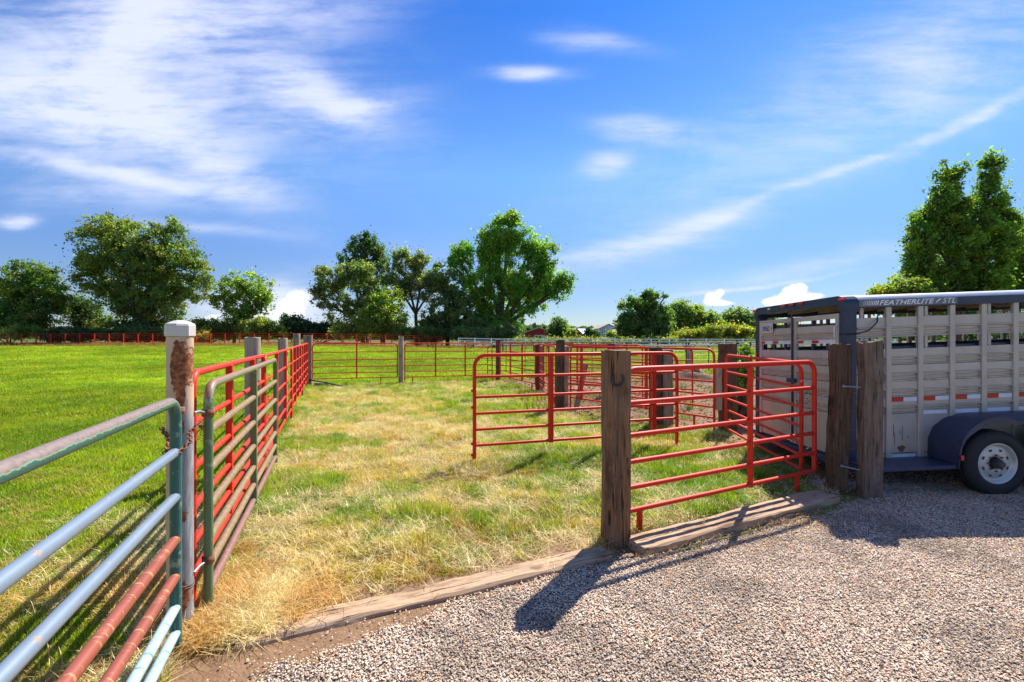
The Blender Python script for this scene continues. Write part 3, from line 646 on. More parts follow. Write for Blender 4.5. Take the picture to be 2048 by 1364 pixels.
for x in (3.82, 3.88): m.tube([(x, 5.3, .02), (x, 5.301, 1.2)], .0014, 4)
tag(m.obj('wire_mesh', 'zinc_hardware'), 'strip of wire mesh closing the gap between the two rightmost posts', 'mesh')
m = MB()
for k in range(9): m.tube([(3.65 + .1 * k * .6, 9.6 + .4 * k, .05), (3.66 + .06 * k, 9.6 + .4 * k, 1.0)], .003, 4)
for z in (.35, .6, .85): m.tube([(3.4, 9.6, z), (4.4, 13, z)], .003, 4)
tag(m.obj('wire_mesh', 'rust'), 'rusty wire mesh stretched inside the dirt pen', 'mesh')

# ------------------------------------------------------------------ livestock trailer
TRX, TRY, TYAW = 4.08, 5.55, rad(1.5)
TR = thing('livestock_trailer', 'grey slatted livestock trailer with navy frame parked beside the pens', 'trailer', (TRX, TRY, 0), TYAW)
def T(x, y, z): return (x, y, z + .036 * x - .022 * y)
TL, TW = 4.98, 1.96; ZB, ZF = .27, 2.15
def tp(name, b, mat, parent=TR): return b.obj(name, mat, parent, T)
def slat_profile(h):  # y outward negative; ribbed sheet, z from 0 to -h (top to bottom)
    a = h / .2
    return [(0, 0), (-.008, -.003), (-.008, -.092 * a), (-.017, -.100 * a), (-.017, -.107 * a), (.005, -.116 * a), (.005, -.138 * a), (-.004, -.145 * a), (-.004, -.157 * a), (.006, -.164 * a), (.006, -.180 * a), (-.008, -.188 * a), (-.008, -h + .004), (0, -h + .002)]
def slat(x0, x1, ztop, h, y, out=-1):
    pr = slat_profile(h); b = MB(); A = [(x0, y + 1.7 * p[0] * out, ztop + p[1]) for p in pr]; B = [(x1, y + 1.7 * p[0] * out, ztop + p[1]) for p in pr]
    Ab = [(x0, y + .008 * (-out) * -1, ztop + p[1]) for p in pr]; n = len(pr)
    vs = A + B + [(x0, y + .012 * out, ztop), (x1, y + .012 * out, ztop), (x1, y + .012 * out, ztop - h + .002), (x0, y + .012 * out, ztop - h + .002)]
    fs = [(i, i + 1, n + i + 1, n + i) for i in range(n - 1)] + [(2 * n, 2 * n + 1, 2 * n + 2, 2 * n + 3), (0, n, 2 * n + 1, 2 * n), (n - 1, 2 * n - 1, 2 * n + 2, 2 * n + 3)]
    return b.add(vs, fs)
stakes = [.545 + .402 * k for k in range(11)]; edges = [.125] + stakes + [TL - .03]
for side in (0, 1):
    y = .045 if side == 0 else TW - .045; o_ = 1 if side == 0 else -1
    for i in range(len(edges) - 1):
        x0, x1 = edges[i] + .028, edges[i + 1] - .028
        for zt, h in ((2.026, .252), (1.634, .2), (1.434, .2), (1.234, .2), (1.034, .2)):
            tp('slat', slat(x0, x1, zt, h - .003, y, o_), 'trailer_aluminium')
        tp('lower_panel', MB().box(x0, x1, y - .006, y + .006, ZB + .02, .832), 'trailer_aluminium')
        tp('kick_strip', MB().box(x0, x1, y - .014 * o_ if o_ > 0 else y + .008, y - .008 if o_ > 0 else y + .014, ZB + .075, ZB + .082), 'rust')
        # short inner post behind every opening
        if i % 2 == 0: tp('inner_post', MB().box((x0 + x1) / 2 - .02 - .1, (x0 + x1) / 2 + .02 - .1, y + .02 * o_ - .012, y + .02 * o_ + .012, 1.0, ZF), 'trailer_aluminium')
    for x in stakes:
        yo = (0.012, .058) if side == 0 else (TW - .058, TW - .012)
        tp('stake_post', MB().box(x - .033, x + .033, yo[0], yo[1], ZB, ZF + .004, .006), 'trailer_aluminium')
# reflective tape and pale strips on the near side
for i in range(1, len(edges) - 1):
    x0, x1 = edges[i] + .034, edges[i + 1] - .034; w = x1 - x0
    tp('red_reflector', MB().box(x0, x0 + w * .46, .0255, .0295, .982, 1.034), 'reflector_red'); tp('white_reflector', MB().box(x0 + w * .47, x1 - .01, .0255, .0295, .982, 1.034), 'reflector_white')
    if i in (1, 8, 9): tp('pale_strip', MB().box(x0 + .005, x1 - .03, .026, .030, .285, .335), 'reflector_white')
    if 2 <= i <= 7: tp('pale_strip', MB().box(x0 + .005, x1 - .03, .026, .030, .815, .862), 'reflector_white')
tp('rust_stain', MB().add([(.72 + .045 * math.cos(a) * (1 + .3 * math.sin(3 * a)), .0375, .40 + .04 * math.sin(a) * (1 + .3 * math.cos(5 * a))) for a in [2 * PI * k / 14 for k in range(14)]], [tuple(range(14))]), 'rust')
for (x, z0, z1) in ((.62, .55, .70), (.73, .50, .68), (.70, .58, .62), (.635, .45, .60), (.80, .52, .55)):
    tp('rust_stain', MB().box(x - .003, x + .003, .0362, .0378, z0, z1), 'rust')
# corner posts, header, sills
def cpost(x0, x1, y0, y1): return MB().box(x0, x1, y0, y1, ZB - .02, 2.20, .02)
tp('corner_post', cpost(-.02, .142, -.002, .10), 'navy_steel'); tp('corner_post', cpost(-.02, .142, TW - .10, TW + .002), 'navy_steel')
tp('corner_post', cpost(TL - .07, TL, 0, .1), 'navy_steel'); tp('corner_post', cpost(TL - .07, TL, TW - .1, TW), 'navy_steel')
hb = MB(); hr = []
for x in (-.03, .148):
    hr.append([(x, -.004, 2.13), (x, -.004, 2.215), (x, .012, 2.262), (x, .05, 2.298), (x, .10, 2.312), (x, TW - .10, 2.312), (x, TW - .05, 2.298), (x, TW - .012, 2.262), (x, TW + .004, 2.215), (x, TW + .004, 2.13), (x, TW - .09, 2.13), (x, TW - .11, 2.2), (x, .11, 2.2), (x, .09, 2.13)])
hb.loft(hr); tp('header_frame', hb, 'navy_steel')
rf = MB(); rings = []
def rprof(x): return [(x, .004, 2.245), (x, .012, 2.262), (x, .03, 2.282), (x, .06, 2.300), (x, .12, 2.311), (x, TW / 2, 2.335), (x, TW - .12, 2.311), (x, TW - .06, 2.300), (x, TW - .012, 2.262), (x, TW - .004, 2.245), (x, TW - .05, 2.235), (x, TW / 2, 2.31), (x, .05, 2.235)]
rf.loft([rprof(.149), rprof(TL)], smooth=False); tp('roof', rf, 'roof_skin')
for y0, y1 in ((.000, .03), (TW - .03, TW)): tp('roof_rail', MB().box(.149, TL, y0, y1, ZF - .002, 2.246, .004), 'navy_steel')
for k in range(9): tp('roof_bow', MB().box(.5 + .5 * k, .53 + .5 * k, .05, TW - .05, 2.19, 2.232), 'trailer_aluminium')
for y0, y1 in ((.03, .09), (TW - .09, TW - .03)): tp('sill', MB().box(0, TL, y0, y1, ZB - .06, ZB + .014), 'navy_steel')
tp('floor', MB().box(.02, TL, .09, TW - .09, ZB - .01, ZB + .02), 'floor_board')
for k in range(8): tp('cross_member', MB().box(.1 + .65 * k, .15 + .65 * k, .09, TW - .09, ZB - .08, ZB - .012), 'navy_steel')
tp('front_wall', MB().box(TL - .02, TL, .1, TW - .1, ZB, ZF), 'trailer_aluminium')
# dark navy strips for the shade on far slats seen through the openings
for yy in (.085, TW - .085): tp('slot_shade_strip', MB().box(.12, TL - .1, yy - .012, yy + .012, 1.60, 1.66), 'navy_steel')
# rear doors
def door(y0, y1, strips):
    d = MB().box(-.012, .03, y0, y0 + .055, ZB + .03, 2.10, .004).obj('door', 'trailer_aluminium', TR, T)
    def dp(name, b, mat): return b.obj(name, mat, d, T)
    dp('frame_bar', MB().box(-.012, .03, y1 - .055, y1, ZB + .03, 2.10, .004), 'trailer_aluminium')
    dp('frame_bar', MB().box(-.010, .028, y0 + .056, y1 - .056, 2.035, 2.098, .003), 'trailer_aluminium')
    for zt, h in ((1.96, .19), (1.634, .2), (1.434, .2), (1.234, .2), (1.034, .2)):
        pr = slat_profile(h - .004); A = [(.012 + 1.5 * p[0], y0 + .056, zt + p[1]) for p in pr]; B = [(.012 + 1.5 * p[0], y1 - .056, zt + p[1]) for p in pr]; n = len(pr)
        dp('slat', MB().add(A + B, [(i, n + i, n + i + 1, i + 1) for i in range(n - 1)]), 'trailer_aluminium')
    dp('lower_panel', MB().box(.004, .014, y0 + .056, y1 - .056, ZB + .04, .832), 'trailer_aluminium')
    dp('tape_bed', MB().box(-.0035, .0, y0 + .06, y1 - .06, 1.722, 1.772), 'reflector_white')
    for s in strips: dp('red_reflector', MB().box(-.0065, -.0038, s, s + .13, 1.728, 1.766), 'reflector_red')
    for q in (.3, .62): dp('inner_bar', MB().box(.032, .06, y0 + (y1 - y0) * q - .02, y0 + (y1 - y0) * q + .02, ZB + .05, 2.09), 'navy_steel')
    return d
door(.115, .985, (.48, .84 - .06)); door(1.0, TW - .115, (1.36, 1.70))
tp('latch', MB().tube([(-.03, .992, 2.14), (-.03, .992, .4)], .012, 8), 'navy_steel')
tp('latch_handle', MB().box(-.06, -.02, .9, 1.08, 1.17, 1.23, .006), 'navy_steel')
tp('bumper_bar', MB().box(-.06, .02, .05, TW - .05, ZB - .07, ZB + .01, .006), 'navy_steel')
for yq in (.74, .94, 1.13): tp('marker_light', MB().box(-.055, -.029, yq, yq + .09, 2.27, 2.30, .006), 'lamp_red')
tp('marker_light', MB().box(-.05, -.03, 1.5, 1.56, 2.255, 2.285, .004), 'lamp_clear')
b = MB(); b.box(-.05, .05, -.02, .02, -.012, .012, .005); o = b.obj('corner_light', 'lamp_red', TR, loc=T(-.032, .03, 2.27)); o.rotation_euler = (rad(-42), 0, rad(90)); 
b = MB(); b.box(-.05, .05, -.02, .02, -.012, .012, .005); o = b.obj('corner_light', 'lamp_red', TR, loc=T(-.032, TW - .02, 2.27)); o.rotation_euler = (rad(48), 0, rad(90))
for yq in (.03, TW - .07): tp('tail_light', MB().box(-.034, -.02, yq, yq + .04, 1.42, 1.58, .005), 'lamp_red')
tp('grab_handle', MB().tube([(-.03, .11, 1.95), (-.07, .11, 1.93), (-.07, .11, 1.80), (-.03, .11, 1.78)], .009, 7), 'trim_white')
tp('cable', MB().tube([(-.03, .08, 1.84), (.0, -.02, 1.83), (.12, -.03, 1.835), (.26, -.02, 1.87), (.38, -.005, 1.97), (.45, .07, 2.06)], .008, 7), 'black_rubber')
# licence plate
pt = tp('licence_plate', MB().box(-.026, -.022, 1.46, 1.76, 1.90, 2.055, .003), 'plate_white')
def text(s, size, fn, mat, parent, name, shear=0, ext=0, wid=1.0):
    cu = bpy.data.curves.new('lettering', 'FONT'); cu.body = s; cu.size = size; cu.shear = shear; cu.offset = size * ext; cu.space_character = 1.02
    to = bpy.data.objects.new('tmp', cu); COL.objects.link(to); bpy.context.view_layer.update()
    me = bpy.data.meshes.new_from_object(to.evaluated_get(bpy.context.evaluated_depsgraph_get())); bpy.data.objects.remove(to)
    xs = [v.co.x for v in me.vertices]; x0, x1 = min(xs), max(xs); y0 = min(v.co.y for v in me.vertices); y1 = max(v.co.y for v in me.vertices)
    for v in me.vertices: v.co = fn((v.co.x - x0) / (x1 - x0), (v.co.y - y0) / (y1 - y0))
    me.materials.clear(); me.materials.append(MATS[mat]); me.name = name
    return link(name, me, parent)
text('I3956D', .08, lambda u, v: T(-.0285, 1.73 - u * .19, 1.925 + v * .085), 'plate_blue', pt, 'lettering', ext=.02)
text('TR', .03, lambda u, v: T(-.0285, 1.52 - u * .04, 1.94 + v * .05), 'plate_blue', pt, 'lettering')
# side lettering on its grey band
dcl = tp('name_band', MB().box(.155, 1.385, -.0035, -.001, 2.160, 2.244), 'decal_grey')
for k in range(9):
    x = .20 + .0215 * k; wdt = .005 + .0012 * k
    dcl2 = MB().add([(x, -.006, 2.178), (x + wdt, -.006, 2.178), (x + wdt + .016, -.006, 2.232), (x + .016, -.006, 2.232)], [(0, 1, 2, 3)]); dcl2.obj('stripe', 'decal_letter', dcl, T)
text('FEATHERLITE', .07, lambda u, v: T(.405 + u * .69, -.006, 2.174 + v * .060), 'decal_letter', dcl, 'lettering', .3, .02)
text('STL', .07, lambda u, v: T(1.195 + u * .165, -.006, 2.172 + v * .064), 'decal_letter', dcl, 'lettering', .3, .0)
MB().add([(1.108, -.006, 2.172), (1.125, -.006, 2.185), (1.165, -.006, 2.215), (1.185, -.006, 2.236), (1.15, -.006, 2.226), (1.122, -.006, 2.200)], [(0, 1, 2, 3, 4, 5)]).obj('feather_mark', 'decal_letter', dcl, T)
# fenders and running boards, wheels
WX = (1.43, 2.27); WR = .372
def fender(side):
    s = 1 if side == 0 else -1; y0 = .03 if side == 0 else TW - .03
    bx = [(1.04, .30), (1.045, .52), (1.11, .66), (1.24, .755), (1.38, .80), (1.60, .815), (2.10, .815), (2.32, .80), (2.46, .755), (2.59, .66), (2.655, .52), (2.66, .30)]
    lx = [(.965, .31), (.985, .53), (1.06, .66), (1.20, .755), (1.36, .80), (1.60, .80), (2.10, .80), (2.34, .80), (2.5, .755), (2.64, .66), (2.715, .53), (2.735, .31)]
    b = MB(); yo = y0 - .46 * s
    inn = []
    for k in range(41):
        x = .965 + (2.735 - .965) * k / 40; d = min(abs(x - WX[0]), abs(x - WX[1])); z = .372 + math.sqrt(max(0, .468 ** 2 - d * d)) * .97 if d < .468 else .33
        if x > WX[0] and x < WX[1]: z = max(z, .66)
        inn.append((x, z))
    # top surface body line -> lip line
    n = len(bx); A = [(x, y0, z) for x, z in bx]; M_ = [(x, y0 - .40 * s, z) for x, z in lx]; L = [(x, yo, z - .035) for x, z in lx]
    b.add(A + M_ + L, [(k * n + i, k * n + i + 1, (k + 1) * n + i + 1, (k + 1) * n + i) for k in range(2) for i in range(n - 1)], True)
    # outer face plate between lip outline and wheel arches
    def zl(x):
        for (x0, z0), (x1, z1) in zip(lx[:-1], lx[1:]):
            if x0 <= x <= x1: return z0 + (z1 - z0) * (x - x0) / max(1e-6, x1 - x0) - .035
        return .3
    top = [(x, yo, max(zl(x), z + .004)) for x, z in inn]; bot = [(x, yo, min(z, zl(x) - .02)) for x, z in inn]; n2 = len(inn)
    b.add(top + bot, [(i, i + 1, n2 + i + 1, n2 + i) for i in range(n2 - 1)])
    back = [(p[0], p[1] + .02 * s, p[2]) for p in bot]; b.add(bot + back, [(i, i + 1, n2 + i + 1, n2 + i) for i in range(n2 - 1)])
    f = tp('fender', b, 'navy_steel')
    tp('running_board', MB().box(.02, 1.0, min(y0, yo + .02 * s), max(y0, yo + .02 * s), .255, .30, .008), 'navy_steel')
    tp('running_board', MB().box(2.7, 3.6, min(y0, yo + .02 * s), max(y0, yo + .02 * s), .255, .30, .008), 'navy_steel')
    MB().box(.975, 1.01, min(yo - .004 * s, yo - .02 * s), max(yo - .004 * s, yo - .02 * s), .36, .42, .005).obj('side_marker', 'lamp_red', f, T)
fender(0); fender(1)
def wheel(x, side):
    y = -.43 if side == 0 else TW + .43; s = 1 if side == 0 else -1
    prof = [(.235, .02), (.245, .0), (.285, -.004), (.325, .004), (.352, .018), (.366, .03), (.366, .04), (.372, .044), (.372, .070), (.366, .073), (.366, .079), (.373, .083), (.373, .115), (.367, .118), (.367, .124), (.373, .128), (.373, .155), (.366, .160), (.366, .168), (.352, .190), (.30, .205), (.24, .2), (.235, .17)]
    w = MB().lathe([(r, h * s) for r, h in prof], 64, 'y', caps=False).obj('wheel', 'black_rubber', TR, loc=(x, y, WR - .012))
    lug = MB()
    for k in range(60):
        a = 2 * PI * k / 60; c, q = math.cos(a), math.sin(a)
        for (h0, h1) in ((.008, .03),):
            pts = [(.338, h0), (.366, h0 + .018), (.374, .035), (.344, .014)]
            a2 = a + .045
            V = [(r * math.cos(t), (h - .006) * s, r * math.sin(t)) for t in (a, a2) for r, h in pts]
            lug.add(V, [(0, 1, 5, 4), (1, 2, 6, 5), (2, 3, 7, 6), (0, 4, 7, 3), (0, 3, 2, 1), (4, 5, 6, 7)])
    lug.obj('tread_lug', 'black_rubber', w)['kind'] = 'stuff'
    rim = MB().lathe([(r, h * s) for r, h in [(.236, .03), (.236, .012), (.225, .006), (.214, .014), (.205, .045), (.19, .055), (.16, .040), (.10, .034), (.075, .038), (.07, .06)]], 40, 'y', caps=False).obj('rim', 'rim_silver', w)
    for k in range(8):
        a = 2 * PI * (k + .5) / 8; c = (.152 * math.cos(a), .152 * math.sin(a)); e = []
        for j in range(12):
            t = 2 * PI * j / 12; rr_, tt = .022 * math.cos(t), .013 * math.sin(t)
            e.append((c[0] + rr_ * -math.sin(a) - tt * math.cos(a) * -1, .0365 * s, c[1] + rr_ * math.cos(a) + tt * math.sin(a)))
        MB().add(e, [tuple(range(12))]).obj('slot_dark_disc', 'black_iron', w)  # flat black discs stand in for the dark inside the rim holes
        t = 2 * PI * k / 8; MB().lathe([(.010, .035 * s), (.010, .018 * s), (.006, .014 * s)], 8, 'y', (.092 * math.cos(t), 0, .092 * math.sin(t))).obj('lug_nut', 'rust', w)
    MB().lathe([(.055, .04 * s), (.055, .0), (.045, -.02 * s), (.036, -.04 * s), (.03, -.045 * s)], 20, 'y').obj('hub', 'black_iron', w)
for x in WX:
    for sd in (0, 1): wheel(x, sd)
    tp('axle', MB().tube([(x, -.3, .37 - .036 * x), (x, TW + .3, .37 - .036 * x + .022 * TW)], .038, 10), 'black_iron')
tp('tongue', MB().tube([(TL - .1, .5, .25), (TL + 1.3, TW / 2, .25)], .04, 8).tube([(TL - .1, TW - .5, .25), (TL + 1.3, TW / 2, .25)], .04, 8), 'navy_steel')

# ------------------------------------------------------------------ far fences
def P(px, Z): return (px - CXP) / FPX * Z
fr = [(-76, 63), (-40, 63.4), (-25, 64), (-16, 65), (-9, 67)]
def along(poly, sp):
    out = []; rem = 0
    for (x0, y0), (x1, y1) in zip(poly[:-1], poly[1:]):
        L = math.hypot(x1 - x0, y1 - y0); s = rem
        while s < L: out.append((x0 + (x1 - x0) * s / L, y0 + (y1 - y0) * s / L)); s += sp
        rem = s - L
    return out
def farfence(name, label, poly, sp, zs, h, mat, pw, rr, box=False):
    t = thing(name, label, 'fence', (poly[0][0], poly[0][1], 0)); ox, oy = poly[0]
    pm = MB().box(-pw / 2, pw / 2, -pw / 2, pw / 2, -.1, h).mesh('fence_post', mat)
    for (x, y) in along(poly, sp): link('fence_post', pm, t, (x - ox, y - oy, tz(x, y)))
    for z in zs:
        pts = along(poly, 2.0); path = [(x - ox, y - oy - pw / 2 - rr, tz(x, y) + z) for x, y in pts]; b = MB()
        if box: b.loft([[(p[0], p[1] - .02, p[2] - rr), (p[0], p[1] + .02, p[2] - rr), (p[0], p[1] + .02, p[2] + rr), (p[0], p[1] - .02, p[2] + rr)] for p in path])
        else: b.tube(path, rr, 6)
        b.obj('rail', mat, t)
farfence('red_far_fence', 'long red pipe fence along the far left edge of the field', fr, 2.0, (1.55, 1.25, .95, .65, .35), 1.58, 'red_pipe_old', .10, .022)
farfence('white_fence', 'long white rail fence across the far right side of the field', [(-7.5, 64), (0, 62), (14, 61), (36, 60), (52, 59)], 2.4, (1.36, 1.02, .66), 1.45, 'white_vinyl', .13, .06, True)
farfence('dark_wire_fence', 'low dark post and rail fence in front of the white fence', [(-1, 50), (30, 50), (44, 49)], 3.4, (1.1,), 1.15, 'tie_dark', .14, .025)

# ------------------------------------------------------------------ buildings
def gable(name, label, px0, px1, Z, depth, zw, zr, wall, roofm, base=0, axis='x', over=.4, group=None):
    x0, x1 = P(px0, Z), P(px1, Z); t = thing(name, label, 'building', ((x0 + x1) / 2, Z, 0)); w = (x1 - x0) / 2; b = MB()
    if axis == 'y':   # gable end faces the viewer
        b.add([(-w, 0, base), (w, 0, base), (w, 0, zw), (0, 0, zr), (-w, 0, zw), (-w, depth, base), (w, depth, base), (w, depth, zw), (0, depth, zr), (-w, depth, zw)],
              [(0, 1, 2, 3, 4), (9, 8, 7, 6, 5), (1, 6, 7, 2), (5, 0, 4, 9)]); b.obj('wall', wall, t)
        for s in (-1, 1):
            k = (zr - zw) / w; e = w + over; V = [(0, -over, zr + .03), (s * e, -over, zw - k * over + .03), (s * e, depth + over, zw - k * over + .03), (0, depth + over, zr + .03)]
            MB().add(V + [(v[0], v[1], v[2] + .18) for v in V], [(0, 1, 2, 3), (7, 6, 5, 4), (0, 4, 5, 1), (1, 5, 6, 2), (2, 6, 7, 3), (3, 7, 4, 0)]).obj('roof', roofm, t)
    else:
        b.add([(-w, 0, base), (w, 0, base), (w, 0, zw), (-w, 0, zw), (-w, depth, base), (w, depth, base), (w, depth, zw), (-w, depth, zw), (-w, depth / 2, zr), (w, depth / 2, zr)],
              [(0, 1, 2, 3), (5, 4, 7, 6), (1, 5, 6, 9, 2), (4, 0, 3, 8, 7)]); b.obj('wall', wall, t)
        for s in (0, 1):
            ya, yb = (-over, depth / 2) if s == 0 else (depth + over, depth / 2); V = [(-w - over, ya, zw - .1), (w + over, ya, zw - .1), (w + over, yb, zr + .03), (-w - over, yb, zr + .03)]
            MB().add(V + [(v[0], v[1], v[2] + .15) for v in V], [(0, 1, 2, 3), (7, 6, 5, 4), (0, 4, 5, 1), (1, 5, 6, 2), (2, 6, 7, 3), (3, 7, 4, 0)]).obj('roof', roofm, t)
    return t
def yz(py, Z): return CAMH + (HOR - py) / FPX * Z
b1 = gable('red_barn', 'dark red barn with pale gable roof right of the big poplar', 1048, 1108, 115, 20, yz(666, 115), yz(656, 115), 'barn_red', 'metal_roof', axis='y')
MB().box(-1.2, 2.2, -.06, -.01, .2, 2.3).obj('door', 'trim_white', b1); MB().box(-.9, .5, -.09, -.065, .4, 2.0).obj('window', 'dark_glass', b1); MB().box(-3.86, -3.7, -.1, -.02, 0, 3).obj('corner_trim', 'trim_white', b1)
b2 = gable('red_barn', 'red barn with long pale roof behind the small round tree', 1143, 1162, 128, 10, yz(666, 128), yz(657, 128), 'barn_red', 'metal_roof', axis='y')
MB().box(-.8, .4, -.06, -.01, .2, 2).obj('door', 'shed_brown', b2)
b2b = gable('long_shed', 'low red shed with bright metal roof between barn and house', 1160, 1192, 129.5, 11, yz(668, 130), yz(658, 130), 'barn_red', 'metal_roof', axis='x')
MB().box(-.4, .5, -.06, -.01, .3, 2).obj('door', 'shed_brown', b2b)
b3 = gable('house', 'pale blue two storey house with tan roof in the distance', 1200, 1234, 118, 12, yz(657, 118), yz(649, 118), 'house_blue', 'shingle_tan', axis='y')
MB().box(.9, 1.9, -.06, -.01, 3.2, 4.0).obj('window', 'dark_glass', b3); MB().box(-1.5, -1.0, -.06, -.01, 2.7, 3.1).obj('window', 'dark_glass', b3)
b4 = gable('garage', 'tan roofed garage attached left of the pale blue house', 1188, 1203, 119.5, 9, yz(666.5, 119), yz(659, 119), 'shed_brown', 'shingle_tan', axis='x')
MB().box(-.6, .6, -.06, -.01, .2, 2).obj('door', 'trim_white', b4)
b5 = gable('red_shed', 'small red shed at the foot of the big maple', 1232, 1246, 112, 6, yz(665, 112), yz(660, 112), 'barn_red', 'shingle_tan', axis='x')
MB().box(-.3, .3, -.06, -.01, .2, 1.8).obj('door', 'shed_brown', b5)
b6 = gable('far_shed', 'reddish roofed shed glimpsed between the willow and dense trees', 836, 872, 100, 7, yz(665, 100), yz(658, 100), 'shed_brown', 'shingle_tan', axis='x')
MB().box(-.5, .5, -.06, -.01, .2, 1.9).obj('door', 'trim_white', b6)
bt = MB(); bt.loft([[(-2.2, 0, .9), (-2.2, .9, .9), (-2.2, .9, 1.0), (-2.2, 0, 1.0)], [(-1, -.3, .5), (-1, 1.3, .5), (-1, 1.3, 1.35), (-1, -.3, 1.35)], [(2.0, -.4, .5), (2.0, 1.4, .5), (2, 1.4, 1.5), (2, -.4, 1.5)]])
tag(bt.obj('covered_boat', 'boat_white', loc=(P(1222, 100), 100, .3)), 'white covered boat parked before the pale blue house', 'boat')

# ------------------------------------------------------------------ trees and bushes
def tree(name, label, cat, Z, lobes, nleaf, leaf, col, trunk=None, clump=1.0, nclump=90, asp=1.0, seed=1, depth=.8, flat=.8, group=None, limbs=10, tr=.3, zbase=None, vary=.25, core=2.4, gap=.40):
    r = np.random.default_rng(seed); k = Z / FPX; nclump = int(nclump * 3.0); nleaf = int(nleaf * 1.65); clump *= .60; leaf *= .95; col = (col[0] * 3.3, col[1] * 2.75, col[2] * 3.2)
    L = [((px - CXP) * k, Z + r.uniform(-.35, .35) * rx * k * depth, CAMH + (HOR - py) * k, rx * k, ry * k) for px, py, rx, ry in lobes]
    wts = np.array([l[3] * l[4] for l in L]); wts /= wts.sum()
    tx = P(trunk[0], Z) if trunk else L[0][0]; gz = tz(tx, Z)
    if zbase is not None: gz = zbase
    base = np.array([tx, Z, gz]); root = thing(name, label, cat, tuple(base), 0, group)
    ch = r.choice(len(L), nclump, p=wts); d = r.normal(size=(nclump, 3)); d /= np.linalg.norm(d, axis=1)[:, None]; rd = r.random(nclump) ** (1 / core)
    LA = np.array(L)[ch]
    C = np.c_[LA[:, 0] + d[:, 0] * rd * LA[:, 3], LA[:, 1] + d[:, 1] * rd * (LA[:, 3] + LA[:, 4]) * .5 * depth, LA[:, 2] + d[:, 2] * rd * LA[:, 4]]
    rc = clump * r.uniform(.55, 1.25, nclump); wt = rc ** 2; wt /= wt.sum()
    tint = 1 + vary * r.normal(size=nclump); tint = np.clip(tint, .5, 1.7); yel = np.clip(r.normal(0, .16, nclump), -.25, .45)
    li = r.choice(nclump, nleaf, p=wt); g = r.normal(size=(nleaf, 3)); g *= (np.minimum(1, 2.1 / np.maximum(.3, np.linalg.norm(g, axis=1))))[:, None]
    p = C[li] + g * rc[li][:, None] * np.array([.74, .74, .74 * asp * flat])
    wild = r.random(nleaf) < .16; p[wild] += r.normal(size=(wild.sum(), 3)) * clump * 1.1
    size = max(l[3] for l in L); f1 = 5.2 / size * 1.15; q1 = p[:, 0] + .35 * (p[:, 1] - Z)
    hole = .62 * vnoise(q1 * f1 + seed, p[:, 2] * f1 * (1 / asp) + 3 * seed, 5) + .38 * vnoise(q1 * f1 * 2.7, p[:, 2] * f1 * 2.7 / asp + seed, 6)
    lowr = 1 - sm(p[:, 2] - gz, 1.5, 5.0)
    keep = (p[:, 2] > gz + .15) & ((hole > r.normal(gap, .035, nleaf)) | (r.random(nleaf) < .10 + .6 * lowr)); p = p[keep]; li = li[keep]; n = len(p)
    nrm = r.normal(size=(n, 3)) + np.array([0, 0, .7]); nrm /= np.linalg.norm(nrm, axis=1)[:, None]
    a = np.cross(nrm, r.normal(size=(n, 3))); a /= np.linalg.norm(a, axis=1)[:, None]; b = np.cross(nrm, a)
    s = leaf * r.uniform(.6, 1.3, n)[:, None]; q = p - base
    V = np.stack([q - a * s * .7, q + b * s * .42 + a * s * .05, q + a * s * .8, q - b * s * .42 + a * s * .05], 1).reshape(-1, 3)
    F = np.arange(n * 4).reshape(n, 4)
    cc = np.array(col)[None, :] * (tint[li] * r.uniform(.8, 1.2, n))[:, None]; cc[:, 0] *= 1 + yel[li] * 1.6; cc[:, 1] *= 1 + yel[li] * .5
    link('crown', fastmesh('crown', V, F, 'leaves', np.repeat(cc, 4, 0)), root)
    tb = MB(); rs = random.Random(seed)
    if trunk:
        top = np.average(np.array([[l[0], l[1], l[2]] for l in L]), axis=0, weights=wts); fz = yz(trunk[1], Z) if len(trunk) > 1 else gz + (top[2] - gz) * .3
        f = np.array([tx + (top[0] - tx) * .25, Z, fz]); tb.tube([tuple(base - base + np.array([0, 0, -.2])), tuple((f - base) * np.array([.4, 1, .5])), tuple(f - base)], [tr * 1.3, tr, tr * .85], 9)
        order = list(range(nclump)); rs.shuffle(order)
        hubs = []
        for l in L:
            h = np.array([l[0], l[1], l[2] - l[4] * .25]); mid = f * .5 + h * .5 + np.array([rs.uniform(-.4, .4), rs.uniform(-.4, .4), rs.uniform(0, .5)])
            tb.tube([tuple(f - base), tuple(mid - base), tuple(h - base)], [tr * .7, tr * .5, tr * .32], 7); hubs.append(h)
        for i in order[:int(limbs * 1.4)]:
            h = hubs[ch[i]]; m_ = h * .5 + C[i] * .5 + np.array([0, 0, rs.uniform(-.3, .6)]); tb.tube([tuple(h - base), tuple(m_ - base), tuple(C[i] - base)], [tr * .32, tr * .2, tr * .07], 5)
    else:
        for i in range(5):
            c = C[rs.randrange(nclump)]; tb.tube([(rs.uniform(-.3, .3), rs.uniform(-.3, .3), -.1), tuple((c - base) * .5), tuple(c - base)], [.08, .05, .02], 5)
    tb.obj('trunk', 'bark', root)
    return root
DG = (.040, .075, .016); MG = (.062, .115, .020); YG = (.11, .16, .022); OL = (.070, .098, .035); BG = (.028, .060, .022); PG = (.060, .125, .018)
GT = 'trees behind the red fence'
tree('shade_tree', 'medium dark tree at the far left edge of the field', 'tree', 74, [(66, 570, 60, 50), (20, 610, 40, 40), (100, 600, 34, 30), (60, 635, 75, 32)], 20000, .30, DG, (100, 655), .95, 120, seed=2, group=GT, limbs=26)
